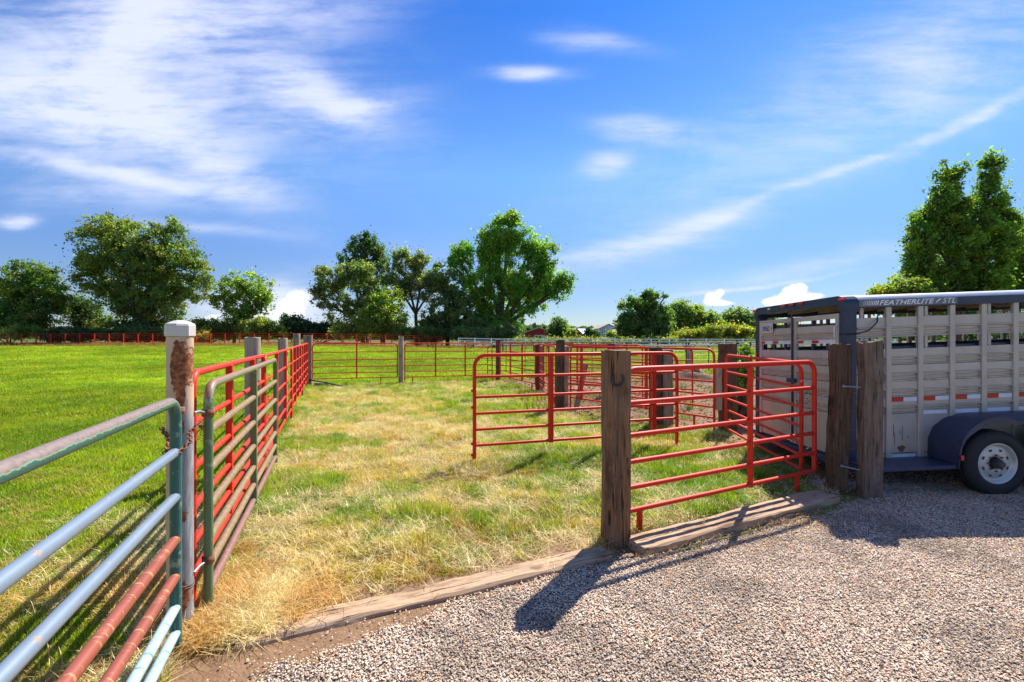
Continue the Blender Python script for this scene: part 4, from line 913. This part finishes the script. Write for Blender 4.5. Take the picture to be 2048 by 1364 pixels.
tree('shade_tree', 'huge round crowned dark elm, tallest on the left', 'tree', 76, [(255, 495, 88, 58), (340, 530, 75, 62), (215, 560, 62, 70), (300, 600, 85, 60), (390, 560, 44, 48), (180, 540, 28, 38), (260, 655, 90, 22), (230, 450, 30, 18), (330, 455, 40, 18)], 52000, .30, (.050, .082, .020), (272, 640), 1.05, 250, seed=3, group=GT, tr=.5, limbs=70, depth=.7)
tree('airy_tree', 'airy lighter tree with open branches right of the elm', 'tree', 72, [(485, 575, 55, 36), (450, 600, 30, 26), (515, 600, 30, 30), (490, 630, 34, 22)], 12500, .27, (.062, .11, .02), (468, 652), .75, 100, seed=4, group=GT, tr=.22, limbs=40)
tree('small_tree', 'small dark tree between the left edge tree and the elm', 'tree', 78, [(155, 620, 32, 26), (175, 645, 36, 24)], 7000, .28, BG, (160, 660), .8, 45, seed=5, group=GT)
tree('willow_tree', 'wide leaning grey green tree left of centre', 'tree', 76, [(665, 565, 42, 34), (710, 550, 44, 28), (640, 590, 24, 22), (700, 620, 60, 36), (745, 590, 30, 40), (700, 660, 50, 20)], 22000, .27, (.058, .092, .030), (727, 650), .85, 130, seed=6, group=GT, tr=.35, limbs=50, depth=.7)
tree('tall_tree', 'narrow blue green tree rising behind the grey green one', 'tree', 92, [(733, 500, 36, 30), (700, 520, 22, 28), (760, 520, 20, 28), (730, 550, 40, 34), (730, 478, 16, 14)], 15000, .32, (.030, .064, .026), (735, 640), .85, 90, seed=7, group=GT, asp=1.2, limbs=30)
tree('willow_tree', 'feathery willow with visible dark forked trunk', 'tree', 78, [(800, 525, 28, 28), (838, 530, 26, 26), (820, 570, 50, 34), (865, 575, 30, 30), (785, 560, 22, 26)], 16500, .26, (.066, .095, .036), (834, 628), .8, 110, seed=8, group=GT, tr=.32, limbs=50, asp=1.3)
tree('leafy_tree', 'lower bright green tree in front of the grey green pair', 'tree', 71, [(770, 600, 36, 30), (755, 640, 46, 34), (790, 645, 22, 30)], 13000, .26, (.072, .12, .020), (765, 655), .8, 80, seed=9, group=GT)
tree('leafy_tree', 'dense olive green tree filling the gap left of the poplar', 'tree', 77, [(885, 560, 38, 38), (905, 620, 44, 44), (870, 640, 34, 34), (940, 650, 50, 24), (910, 655, 60, 20), (860, 668, 60, 14)], 24000, .28, (.052, .085, .026), (895, 655), .9, 130, seed=10, group=GT)
tree('poplar_tree', 'tall bright poplar with many upright plumes, centre of the skyline', 'tree', 79, [(1015, 475, 34, 50), (975, 500, 28, 48), (925, 520, 20, 52), (1055, 500, 24, 42), (1090, 520, 24, 48), (1000, 560, 62, 52), (1060, 585, 52, 44), (1115, 580, 34, 22), (955, 590, 48, 44), (995, 640, 52, 38), (1075, 550, 30, 40), (905, 520, 10, 30), (1130, 562, 20, 14), (1000, 448, 14, 16), (1025, 440, 10, 18), (960, 655, 60, 26), (1005, 662, 36, 18)], 56000, .30, PG, (1000, 655), .85, 330, asp=1.75, seed=12, gap=.35, group=GT, tr=.5, limbs=80, depth=.6, vary=.25)
tree('round_tree', 'small round green tree between the two red barns', 'tree', 108, [(1118, 655, 20, 18), (1108, 665, 14, 12), (1130, 668, 14, 10)], 6500, .33, (.045, .085, .028), (1118, 672), .8, 50, seed=13, limbs=8, tr=.2)
tree('maple_tree', 'dark green maple with knobbly top right of the house', 'tree', 70, [(1290, 610, 26, 24), (1262, 625, 26, 30), (1315, 640, 36, 34), (1250, 650, 22, 22), (1280, 660, 50, 18), (1300, 592, 18, 10), (1330, 593, 8, 6), (1262, 598, 5, 10)], 22000, .27, (.040, .082, .022), (1290, 665), .62, 150, seed=14, tr=.3, limbs=30)
tree('willow_tree', 'rounded light green willow with arching limb right of the maple', 'tree', 82, [(1395, 635, 40, 24), (1425, 650, 24, 26), (1360, 625, 30, 20), (1380, 660, 40, 14), (1345, 655, 26, 22)], 18000, .28, (.062, .105, .022), (1374, 662), .75, 110, seed=15, limbs=30)
tree('hazy_tree', 'grey green row tree just left of the trailer', 'tree', 98, [(1470, 640, 34, 24), (1500, 645, 30, 24), (1455, 655, 26, 20), (1535, 650, 34, 24)], 15000, .32, (.050, .088, .034), (1475, 662), .8, 90, seed=16, limbs=12)
tree('poplar_tree', 'tall twin topped poplar rising behind the trailer roof', 'tree', 34, [(1903, 350, 26, 42), (1890, 410, 38, 50), (1985, 350, 25, 42), (1970, 420, 40, 50), (1855, 460, 40, 50), (1930, 500, 80, 70), (1850, 550, 50, 50), (1835, 495, 32, 36), (1890, 440, 40, 40), (1990, 470, 44, 60), (1950, 560, 60, 40), (1900, 600, 100, 60)], 56000, .17, (.050, .095, .015), (1915, 620), .42, 330, asp=1.35, seed=17, tr=.22, limbs=90, depth=.6, vary=.25)
tree('leafy_tree', 'broad tree at the right edge behind the trailer', 'tree', 37, [(2045, 510, 42, 70), (2035, 580, 50, 50), (2075, 460, 40, 40), (2100, 540, 60, 90)], 26000, .18, (.058, .105, .018), (2050, 620), .45, 160, seed=18, tr=.2, limbs=40, depth=.7)
tree('shrub', 'yellow green rounded shrub top left of the twin poplar', 'bush', 31, [(1795, 575, 38, 22), (1775, 600, 30, 30), (1820, 600, 40, 40)], 9000, .16, (.065, .10, .016), (1800, 640), .4, 70, seed=19, tr=.1, limbs=10)
GS = 'bushes along the far field edge'
def bush(label, Z, lobes, n, leaf, col, seed, clump=.6, nc=60): return tree('bush', label, 'bush', Z, lobes, n, leaf, col, None, clump, nc, seed=seed, group=GS, depth=1.0)
bush('light green bushes under the far left tree', 70, [(20, 655, 30, 14), (60, 665, 50, 10), (0, 645, 20, 14), (-40, 655, 30, 20)], 9000, .24, (.065, .105, .022), 31)
bush('dark undergrowth beneath the huge elm', 72, [(150, 668, 60, 12), (250, 668, 70, 14), (330, 668, 60, 14)], 15000, .26, (.026, .050, .016), 32, .7, 90)
bush('yellow flowered low shrub just right of the capped post', 66, [(402, 672, 20, 14), (395, 680, 24, 8)], 5000, .18, (.12, .12, .022), 33, .45, 40)
bush('mid green bush left of the airy tree trunk', 71, [(420, 655, 34, 18), (450, 662, 30, 16)], 7500, .22, (.06, .09, .02), 34)
bush('bright green bush right of the airy tree trunk', 70, [(520, 655, 38, 18), (545, 662, 26, 14), (490, 665, 24, 12)], 9500, .22, (.065, .10, .02), 35)
bush('rounded dark blue green bush in the gap before the grey green tree', 84, [(588, 650, 28, 20), (575, 640, 14, 10), (610, 655, 30, 14)], 9000, .28, (.022, .048, .022), 36)
bush('dark clipped hedge stretching toward the centre trees', 86, [(640, 660, 34, 14), (670, 658, 40, 14), (610, 664, 40, 10), (700, 664, 40, 12)], 13000, .28, (.020, .045, .024), 37, .7, 90)
bush('low olive brush under the willow pair', 72, [(840, 665, 40, 10), (800, 665, 40, 12), (880, 668, 30, 10)], 7500, .22, (.055, .085, .022), 38)
bush('grey green brush at the foot of the poplar', 70, [(935, 668, 40, 12), (985, 668, 40, 12), (1015, 664, 30, 14)], 9000, .22, (.05, .085, .03), 39)
bush('yellow green thicket behind the white fence near the trailer', 68, [(1400, 668, 50, 10), (1450, 662, 45, 14), (1500, 665, 40, 14), (1560, 665, 60, 14), (1360, 674, 30, 8)], 17000, .22, (.080, .105, .018), 40, .6, 120)
bush('low weeds along the white fence below the barns', 66, [(1060, 682, 60, 5), (1150, 680, 60, 6), (1240, 682, 60, 5), (1320, 680, 50, 7)], 9000, .18, (.075, .10, .02), 41, .45, 110)
bush('dark round bush before the long shed', 104, [(1180, 666, 9, 9), (1190, 670, 10, 8)], 2600, .3, (.022, .055, .022), 42, .6, 20)
bush('light green bush in front of the pale blue house', 102, [(1222, 669, 9, 6), (1140, 668, 12, 9)], 2600, .3, (.07, .11, .022), 43, .6, 20)
bush('leafy weeds growing beside the nearly black post', 9.6, [(1485, 745, 14, 26), (1490, 710, 8, 20), (1482, 775, 12, 14)], 1400, .06, (.045, .09, .014), 44, .12, 30)
# far treeline closing the horizon
r = np.random.default_rng(77); n = 26000; ang = r.uniform(-1.5, 1.5, n); D = r.uniform(190, 260, n); X = D * np.tan(np.clip(ang, -1.25, 1.25)); Y = D
hh = 3.0 + 5.0 * fbm(X * .03, Y * 0, 91, 3); z = .2 + r.random(n) ** .8 * hh; p = np.c_[X, Y, z]
nn = r.normal(size=(n, 3)); nn /= np.linalg.norm(nn, axis=1)[:, None]; a = np.cross(nn, r.normal(size=(n, 3))); a /= np.linalg.norm(a, axis=1)[:, None]; b_ = np.cross(nn, a); s = r.uniform(.9, 1.9, n)[:, None]
V = np.stack([p - a * s, p + b_ * s, p + a * s, p - b_ * s], 1).reshape(-1, 3); cc = np.repeat(np.array([[.05, .085, .04]]) * r.uniform(.6, 1.4, n)[:, None], 4, 0)
kind(link('far_treeline', fastmesh('far_treeline', V, np.arange(n * 4).reshape(n, 4), 'leaves', cc)), 'stuff', 'distant band of trees closing the horizon')

# dirt mound
r = np.random.default_rng(5); b = MB(); rings = []
for j in range(9):
    rr = 1 - j / 8; h = .42 * (1 - rr ** 2) ; rings.append([(1.5 * rr * math.cos(t) * (1 + .15 * math.sin(3 * t)), .7 * rr * math.sin(t), h * (1 + .3 * math.sin(2.3 * t + j)) - .03 + r.uniform(-.02, .02)) for t in [2 * PI * k / 28 for k in range(28)]])
b.loft(rings, smooth=True); me = b.mesh('dirt_mound', 'soil'); at = me.attributes.new('col', 'FLOAT_COLOR', 'POINT'); at.data.foreach_set('color', [.24, .16, .11, 1] * len(me.vertices))
tag(link('dirt_mound', me, None, (7.6, 19.3, 0)), 'low mound of bare earth before the dark green gates', 'mound')

# ------------------------------------------------------------------ scattered stuff
def blades(n, R, h0, h1, w, lean, seed, curl=.6, lie=0.0):
    r = random.Random(seed); b = MB()
    for _ in range(n):
        a = r.uniform(0, 2 * PI); q = R * math.sqrt(r.random()); x, y = q * math.cos(a), q * math.sin(a); h = r.uniform(h0, h1); az = r.uniform(0, 2 * PI); l = r.uniform(.2, 1) * lean
        dx, dy = math.cos(az), math.sin(az); sx, sy = -dy * w / 2, dx * w / 2; z0 = r.uniform(0, lie)
        zl = h * math.cos(l); hl = h * math.sin(l); c = curl * r.uniform(.3, 1)
        p0 = (x, y, z0); p1 = (x + dx * hl * .45, y + dy * hl * .45, z0 + zl * .58); p2 = (x + dx * hl * (1 + c * .3), y + dy * hl * (1 + c * .3), z0 + zl * (1 - c * .22))
        b.add([(p0[0] - sx, p0[1] - sy, p0[2]), (p0[0] + sx, p0[1] + sy, p0[2]), (p1[0] + sx * .85, p1[1] + sy * .85, p1[2]), (p1[0] - sx * .85, p1[1] - sy * .85, p1[2]), p2], [(0, 1, 2, 3), (3, 2, 4)])
    return b
def scatter(name, label, pts, rz, sc, cols, protos, tilt=0.0, rxy=None):
    n = len(pts); coll = bpy.data.collections.new(name + '_source')
    for me in protos: coll.objects.link(bpy.data.objects.new(name + '_source', me))
    me = bpy.data.meshes.new(name); me.vertices.add(n); me.vertices.foreach_set('co', pts.astype(np.float32).ravel())
    rot = np.c_[RNG.normal(0, 1, n) * tilt, RNG.normal(0, 1, n) * tilt, rz]
    if rxy is not None: rot[:, :2] += rxy
    a = me.attributes.new('rot', 'FLOAT_VECTOR', 'POINT'); a.data.foreach_set('vector', rot.astype(np.float32).ravel())
    a = me.attributes.new('sc', 'FLOAT_VECTOR', 'POINT'); a.data.foreach_set('vector', sc.astype(np.float32).ravel())
    a = me.attributes.new('col', 'FLOAT_COLOR', 'POINT'); a.data.foreach_set('color', np.c_[cols, np.ones(n)].astype(np.float32).ravel())
    a = me.attributes.new('pick', 'INT', 'POINT'); a.data.foreach_set('value', RNG.integers(0, len(protos), n).astype(np.int32))
    o = link(name, me); kind(o, 'stuff', label)
    t = bpy.data.node_groups.new(name, 'GeometryNodeTree'); t.interface.new_socket('Geometry', in_out='INPUT', socket_type='NodeSocketGeometry'); t.interface.new_socket('Geometry', in_out='OUTPUT', socket_type='NodeSocketGeometry')
    N = t.nodes; gi = N.new('NodeGroupInput'); go = N.new('NodeGroupOutput'); io = N.new('GeometryNodeInstanceOnPoints'); ci = N.new('GeometryNodeCollectionInfo')
    ci.inputs[0].default_value = coll; ci.inputs[1].default_value = True; ci.inputs[2].default_value = True
    def na(nm, ty): x = N.new('GeometryNodeInputNamedAttribute'); x.data_type = ty; x.inputs[0].default_value = nm; return x.outputs[0]
    K = t.links; K.new(gi.outputs[0], io.inputs['Points']); K.new(ci.outputs[0], io.inputs['Instance']); io.inputs['Pick Instance'].default_value = True
    K.new(na('pick', 'INT'), io.inputs['Instance Index']); e = N.new('FunctionNodeEulerToRotation'); K.new(na('rot', 'FLOAT_VECTOR'), e.inputs[0]); K.new(e.outputs[0], io.inputs['Rotation'])
    K.new(na('sc', 'FLOAT_VECTOR'), io.inputs['Scale']); K.new(io.outputs[0], go.inputs[0])
    md = o.modifiers.new('scatter', 'NODES'); md.node_group = t
    return o
def sample(x0, x1, y0, y1, dens, cone=1.3, margin=.6):
    n = int((x1 - x0) * (y1 - y0) * dens); x = RNG.uniform(x0, x1, n); y = RNG.uniform(y0, y1, n); k = np.abs(x) < y * cone + margin; return x[k], y[k]
def lerp(a, b, t): t = np.asarray(t)[:, None]; return np.array(a) * (1 - t) + np.array(b) * t
def left_of_row(x, y): return x < (-2.06 - .397 * (y - 2.91))

# field grass
lush = [blades(26, .07, .04, .085, .0055, .8, s).mesh('grass_tuft', 'grass_blade') for s in range(5)]
XS = []; YS = []; SC = []
for (ya, yb, dn, sc) in ((.9, 5, 420, 1.0), (5, 10, 260, 1.25), (10, 18, 90, 1.9), (18, 32, 34, 3.0), (32, 61.3, 12, 4.6)):
    x, y = sample(-1.75 * yb - .6, 1.4 * yb + .6, ya, yb, dn, 1.75); XS.append(x); YS.append(y); SC.append(np.full(len(x), sc))
x = np.concatenate(XS); y = np.concatenate(YS); sc = np.concatenate(SC)
green_gate = (y < 2.6) & (x > -1.845 + .4 * (2.52 - y) - .04)
k = ~((x > -1.75) & (y < 5.5)) & ~inpoly(x, y, CORRAL) & ~inpoly(x, y, YARD) & ~inpoly(x, y, GRAVEL) & ~green_gate & ~((y < 21) & (x > 2)) & ~((y > 54) & (x > 60)) & ~((x > 1) & (y < 12))
k &= ~((y > 54) & (x > -4) & (RNG.random(len(x)) < .5)) & (x < 1.4 * y + .6)
x, y, sc = x[k], y[k], sc[k]; w = fbm(x * .9, y * .9, 11); w2 = fbm(x * .16, y * .16, 13)
c = lerp((.21, .33, .014), (.38, .46, .022), sm(w, .25, .75)); c *= (.74 + .34 * sm(w2, .3, .7))[:, None] * RNG.uniform(.62, 1.3, len(x))[:, None]; c[:, 0] *= RNG.uniform(.8, 1.15, len(x))
dry = (RNG.random(len(x)) < (.04 * (y < 14) + .60 * sm(fbm(x * 1.7, y * 1.7, 17) + .22 * (1 - sm(y, 1.8, 4.5)), .42, .66) * (1 - sm(y, 4, 12)))); c[dry] = np.array([.46, .38, .12]) * RNG.uniform(.7, 1.2, dry.sum())[:, None]
hs_ = (.7 + .75 * fbm(x * 2.5, y * 2.5, 19)); scl = np.c_[sc, sc, np.where(sc > 1.5, 1.0 + .28 * sc, sc) * hs_ * np.where(dry, .7, 1)]
scatter('field_grass', 'bright green pasture grass filling the field', np.c_[x, y, terr(x, y) - .004], RNG.uniform(0, 6.28, len(x)), scl, c, lush, .12)
# corral grass
tall = [blades(28, .07, .05, .15, .005, 1.15, 20 + s).mesh('grass_tuft', 'grass_blade') for s in range(6)]
x, y = sample(-8, 4.4, 2.4, 9.5, 520); x2, y2 = sample(-8, 4.4, 9.5, 18.8, 190); x = np.r_[x, x2]; y = np.r_[y, y2]
cl = fbm(x * 2.6, y * 2.6, 71, 3); t = np.clip(((x + 1.7) * .9 + (y - 2.6) * .41), -.6, 2.75); dcurb = np.hypot(x - (-1.7 + t * .91), y - (2.62 + t * .412)) / (1 + .9 * (t > 1.5))
k = inpoly(x, y, CORRAL) & (RNG.random(len(x)) < sm(cl, .25, .55) * .85 + .1) & ((dcurb > .26) | (RNG.random(len(x)) < .12)); x, y, cl, dcurb = x[k], y[k], cl[k], dcurb[k]
gn = .55 * fbm(x * .8, y * .8, 73) + .45 * fbm(x * 2.7, y * 2.7, 74); rightgreen = sm(x - (-.8 + .1 * y), -.5, 1.4) * (1 - sm(y, 6.6, 7.6)) * sm(dcurb, .3, 1.0); gv = sm(gn + .26 * rightgreen - .05 * (1 - sm(y, 3.2, 5)), .40, .60)
c = lerp((.56, .42, .10), (.23, .36, .02), gv); mid = sm(fbm(x * 4, y * 4, 75), .35, .7); c = c * (1 - .45 * mid)[:, None] + np.array([.50, .47, .03]) * (.45 * mid)[:, None]
st = RNG.random(len(x)) < .30 * (1 - gv) + .06; c[st] = np.array([.66, .53, .26]) * RNG.uniform(.75, 1.15, st.sum())[:, None]
org = (RNG.random(len(x)) < .75 * (1 - sm(dcurb, .3, .95)) * (1 - gv * .6)); c[org] = np.array([.50, .31, .10]) * RNG.uniform(.75, 1.2, org.sum())[:, None]
c *= RNG.uniform(.6, 1.3, len(x))[:, None]; hh = .26 + 1.0 * sm(cl, .40, .8) * (.45 + .75 * gv); far = 1 + .35 * sm(y, 9, 12)
n0 = len(x); rx0 = np.zeros((n0, 2)); rz0 = RNG.uniform(0, 6.28, n0); sc0 = np.c_[far, far, hh * far] * RNG.uniform(.75, 1.2, n0)[:, None]
cx_, cy_ = sample(-8, 4.4, 2.5, 12, 13); cx2, cy2 = sample(-8, 4.4, 12, 18.6, 6); cx_ = np.r_[cx_, cx2]; cy_ = np.r_[cy_, cy2]
kk = inpoly(cx_, cy_, CORRAL) & (RNG.random(len(cx_)) < .35 + .65 * sm(fbm(cx_ * 1.1, cy_ * 1.1, 121), .35, .6)); cx_, cy_ = cx_[kk], cy_[kk]
tt_ = np.clip(((cx_ + 1.7) * .9 + (cy_ - 2.6) * .41), -.6, 2.75); dc_ = np.hypot(cx_ - (-1.7 + tt_ * .91), cy_ - (2.62 + tt_ * .412)) - .14 * (tt_ > 1.3)
kk = dc_ > .20; cx_, cy_, dc_ = cx_[kk], cy_[kk], dc_[kk]; m = len(cx_)
PALG = np.array([(.15, .29, .018), (.27, .38, .02), (.34, .36, .03), (.48, .40, .045), (.56, .34, .09), (.68, .56, .28)])
gsel = np.clip(fbm(cx_ * .8, cy_ * .8, 73) * .55 + fbm(cx_ * 2.7, cy_ * 2.7, 74) * .45 + .26 * sm(cx_ - (-.8 + .1 * cy_), -.5, 1.4) * (1 - sm(cy_, 6.6, 7.6)) * sm(dc_, .3, 1.0) - .16 * (1 - sm(dc_, .2, .9)), 0, 1)
pi_ = np.clip(np.round(5.5 - 6.6 * (gsel - .26) / .40 + RNG.normal(0, 1.1, m)), 0, 5).astype(int); ch_ = RNG.uniform(.6, 1.35, m) * np.where(pi_ >= 4, .75, 1.0); cr_ = RNG.uniform(.05, .12, m)
per = 15; ii = np.repeat(np.arange(m), per); ox = RNG.normal(0, 1, m * per); oy = RNG.normal(0, 1, m * per); bx_ = cx_[ii] + ox * cr_[ii]; by_ = cy_[ii] + oy * cr_[ii]
sz = ch_[ii] * RNG.uniform(.7, 1.15, m * per) * (1 + .2 * sm(by_, 8, 13)); lean_ = .38; x = np.r_[x, bx_]; y = np.r_[y, by_]
rx0 = np.r_[rx0, np.c_[-oy * lean_, ox * lean_]]; rz0 = np.r_[rz0, np.zeros(m * per)]; sc0 = np.r_[sc0, np.c_[np.full(m * per, .75), np.full(m * per, .75), sz]]
c = np.r_[c, PALG[pi_][ii] * RNG.uniform(.72, 1.25, m * per)[:, None]]
clr = ((y - (3.83 + (x - 1.03) * .498)) > .22) | (x < .85); clr &= np.abs(y - (4.13 + (x - 1.02) * .5)) > .04 * (x > .9)
x, y, rx0, rz0, sc0, c = x[clr], y[clr], rx0[clr], rz0[clr], sc0[clr], c[clr]
scatter('corral_grass', 'tufted dry and green grass growing inside the corral', np.c_[x, y, terr(x, y) - .004], rz0, sc0, c, tall, .15, rx0)
# cut straw lying on top
straw = []
for s in range(6):
    b = blades(11, .09, .07, .24, .0032, 1.5, 50 + s, .1, .03); b.v = [(p[0], p[1], p[2] * .45 + .006) for p in b.v]; straw.append(b.mesh('straw_wisp', 'straw_blade'))
x, y = sample(-8, 4.4, 2.3, 18, 260); t = np.clip(((x + 1.7) * .9 + (y - 2.6) * .41), -.6, 2.75); dcurb = np.hypot(x - (-1.7 + t * .91), y - (2.62 + t * .412)); 
k = inpoly(x, y, CORRAL) & (RNG.random(len(x)) < .20 + .80 * sm(fbm(x * 1.8, y * 1.8, 83), .40, .58)) & ((dcurb > .2) | (RNG.random(len(x)) < .25)); x, y = x[k], y[k]
xa, ya = RNG.normal(-1.75, .19, 1500), RNG.normal(2.90, .20, 1500); kk = (ya > 2.62 + (xa + 1.7) * .45) & (xa > -2.1 - .39 * (ya - 2.9) - .5); x = np.r_[x, xa[kk]]; y = np.r_[y, ya[kk]]
# strewn along the left side under the teal gate
xa, ya = RNG.uniform(-4.4, -.9, 15000), RNG.uniform(1.2, 4.6, 15000); kk = (xa < -1.9 + .4 * (2.52 - ya) - .02) & (np.abs(xa + 1.9 - .4 * (2.52 - ya)) < .15 + 1.7 * RNG.random(15000) ** 2.2) & (fbm(xa * 2, ya * 2, 103) > .38); x = np.r_[x, xa[kk]]; y = np.r_[y, ya[kk]]
near = (((np.hypot(x + 1.75, y - 2.95) < .6) | ((y < 3.5) & (x < -1.6))) & (fbm(x * 3, y * 3, 101) > .42)); c = np.where(near[:, None], np.array([[.66, .42, .15]]), np.array([[.78, .66, .38]])) * RNG.uniform(.6, 1.25, len(x))[:, None]
scatter('straw', 'loose cut straw strewn over the grass', np.c_[x, y, terr(x, y) + RNG.uniform(0, .03, len(x)) + .03 * near * RNG.random(len(x))], RNG.uniform(0, 6.28, len(x)), np.repeat(RNG.uniform(.6, 1.25, len(x))[:, None], 3, 1), c, straw, .16)
# a few straws blown onto the gravel
x, y = sample(-1.6, 6.5, 2.0, 6.0, 9); k = inpoly(x, y, GRAVEL); x, y = x[k], y[k]
xa = RNG.uniform(1.0, 3.3, 160); ya = 3.68 + (xa - 1.0) * .47 - RNG.random(160) ** 2 * .45; x = np.r_[x, xa]; y = np.r_[y, ya]
scatter('straw_on_gravel', 'stray straw wisps on the gravel', np.c_[x, y, terr(x, y) + .018], RNG.uniform(0, 6.28, len(x)), np.repeat(RNG.uniform(.25, .6, len(x))[:, None], 3, 1), np.array([[.50, .30, .13]]) * RNG.uniform(.7, 1.2, len(x))[:, None], straw, .1)
# gravel stones
def pebble(seed):
    import bmesh
    bm = bmesh.new(); bmesh.ops.create_icosphere(bm, subdivisions=1, radius=1); r = random.Random(seed)
    for v in bm.verts: v.co *= r.uniform(.74, 1.12); v.co.z *= .46; v.co.y *= .8
    me = bpy.data.meshes.new('pebble'); bm.to_mesh(me); bm.free(); me.materials.append(MATS['pebble']); return me
peb = [pebble(s) for s in range(8)]
x, y = sample(-1.9, 7.5, 1.9, 5.6, 9000, 1.2, .15); x2, y2 = sample(3.4, 11, 5.4, 8.6, 1500, 1.3, .2); x = np.r_[x, x2]; y = np.r_[y, y2]
jx = x + (fbm(x * 3, y * 3, 61) - .5) * .35; jy = y + (fbm(x * 3, y * 3, 67) - .5) * .35
edge = inpoly(jx, jy, GRAVEL); loose = inpoly(x + RNG.normal(0, .17, len(x)), y + RNG.normal(0, .13, len(x)), GRAVEL) & (RNG.random(len(x)) < .30)
over = ((y - (3.83 + (x - 1.03) * .498)) > -.16) & (x > .95) & (x < 3.6); ov2 = ((y - (2.68 + (x + 1.62) * .45)) > -.115) & (x < .95)
k = (edge | loose) & ~over & ~(ov2 & ~loose); k &= ~((x < -.6) & (RNG.random(len(x)) < .5 * sm(-x, .6, 1.4))); x, y = x[k], y[k]; n = len(x)
pal = np.array([(.74, .56, .45), (.82, .70, .60), (.64, .48, .37), (.50, .31, .23), (.36, .28, .25), (.64, .58, .55), (.86, .80, .73), (.13, .12, .125), (.76, .50, .33), (.52, .47, .46)])
pi = RNG.choice(len(pal), n, p=[.22, .20, .14, .08, .055, .08, .10, .03, .055, .04]); c = pal[pi] * np.array([1.0, .97, .88]) * RNG.uniform(.74, 1.15, n)[:, None]; dp = (.70 + .46 * sm(.5 * fbm(x * 1.4, y * 1.4, 87) + .5 * fbm(x * 4, y * 4, 88), .32, .58)); c *= dp[:, None]
s = RNG.uniform(.0038, .0080, n) * np.where(RNG.random(n) < .04, 1.7, 1) * np.where(y > 5.4, 1.5, 1)
scatter('gravel', 'pinkish cream and grey pea gravel on the drive', np.c_[x, y, terr(x, y) + .008 + RNG.uniform(0, .009, n)], RNG.uniform(0, 6.28, n), np.repeat(s[:, None], 3, 1), c, peb, .22)
# fallen leaves in the trailer's shade
lf = MB().add([(-.02, 0, .004), (0, -.014, .0), (.024, 0, .006), (0, .014, .002)], [(0, 1, 2, 3)]).mesh('fallen_leaf', 'straw_blade')
x = RNG.uniform(3.4, 6.3, 26); y = RNG.uniform(3.2, 5.2, 26); scatter('fallen_leaves', 'scattered tan leaves on the gravel', np.c_[x, y, terr(x, y) + .03], RNG.uniform(0, 6.28, 26), np.ones((26, 3)), np.array([[.45, .22, .07]]) * RNG.uniform(.7, 1.2, 26)[:, None], [lf], .3)
# weeds and clods in the dirt pens and roots along the pen edge
x, y = sample(-1, 12, 8.5, 21, 14); k = inpoly(x, y, YARD) & (RNG.random(len(x)) < .25 + .6 * (fbm(x * .8, y * .8, 95) > .58)); x, y = x[k], y[k]
scatter('pen_weeds', 'sparse weeds in the dirt pens', np.c_[x, y, terr(x, y)], RNG.uniform(0, 6.28, len(x)), np.repeat(RNG.uniform(.8, 1.7, len(x))[:, None], 3, 1), lerp((.12, .2, .03), (.28, .24, .08), RNG.random(len(x))), tall, .2)
x, y = sample(-1, 9, 7.6, 21, 45); k = inpoly(x, y, YARD); x, y = x[k], y[k]; n = len(x)
scatter('dirt_clods', 'small clods and stones in the dirt pens', np.c_[x, y, terr(x, y) + .004], RNG.uniform(0, 6.28, n), np.repeat(RNG.uniform(.012, .05, n)[:, None], 3, 1), np.array([[.25, .16, .11]]) * RNG.uniform(.6, 1.4, n)[:, None], peb, .5)
# dry weeds at the base of the far fences
x = RNG.uniform(-75, -3, 2600); y = 62 + RNG.normal(0, 1.2, 2600) + np.maximum(0, (x + 30) * .06); x2 = RNG.uniform(-2, 45, 2600); y2 = RNG.uniform(53.5, 66, 2600); cc = np.r_[np.array([[.36, .20, .08]]) * RNG.uniform(.5, 1.2, 2600)[:, None], lerp((.14, .2, .03), (.34, .26, .1), RNG.random(2600))]
x = np.r_[x, x2]; y = np.r_[y, y2]
scatter('edge_weeds', 'dry weeds along the far field edge', np.c_[x, y, terr(x, y)], RNG.uniform(0, 6.28, len(x)), np.repeat(RNG.uniform(2.5, 5, len(x))[:, None], 3, 1), cc, tall, .1)
rt = MB(); rs = random.Random(9)
for k in range(34):
    t = rs.random(); bx = -.7 + 1.3 * t + rs.uniform(-.1, .25); by = 18.2 - 3.4 * t + rs.uniform(-.3, .3)
    if k > 20: bx = rs.uniform(1.2, 2.4); by = 11.0 - (bx - 1.2) * .9 + rs.uniform(-.3, .2)
    d = rs.uniform(0, PI); L = rs.uniform(.15, .6); rt.tube([(bx, by, .01), (bx + L * .5 * math.cos(d), by + L * .5 * math.sin(d), .06), (bx + L * math.cos(d + .3), by + L * math.sin(d + .3), .01)], rs.uniform(.012, .03), 5)
kind(rt.obj('exposed_roots', 'tie_dark'), 'stuff', 'dark roots and sticks along the pen edge')
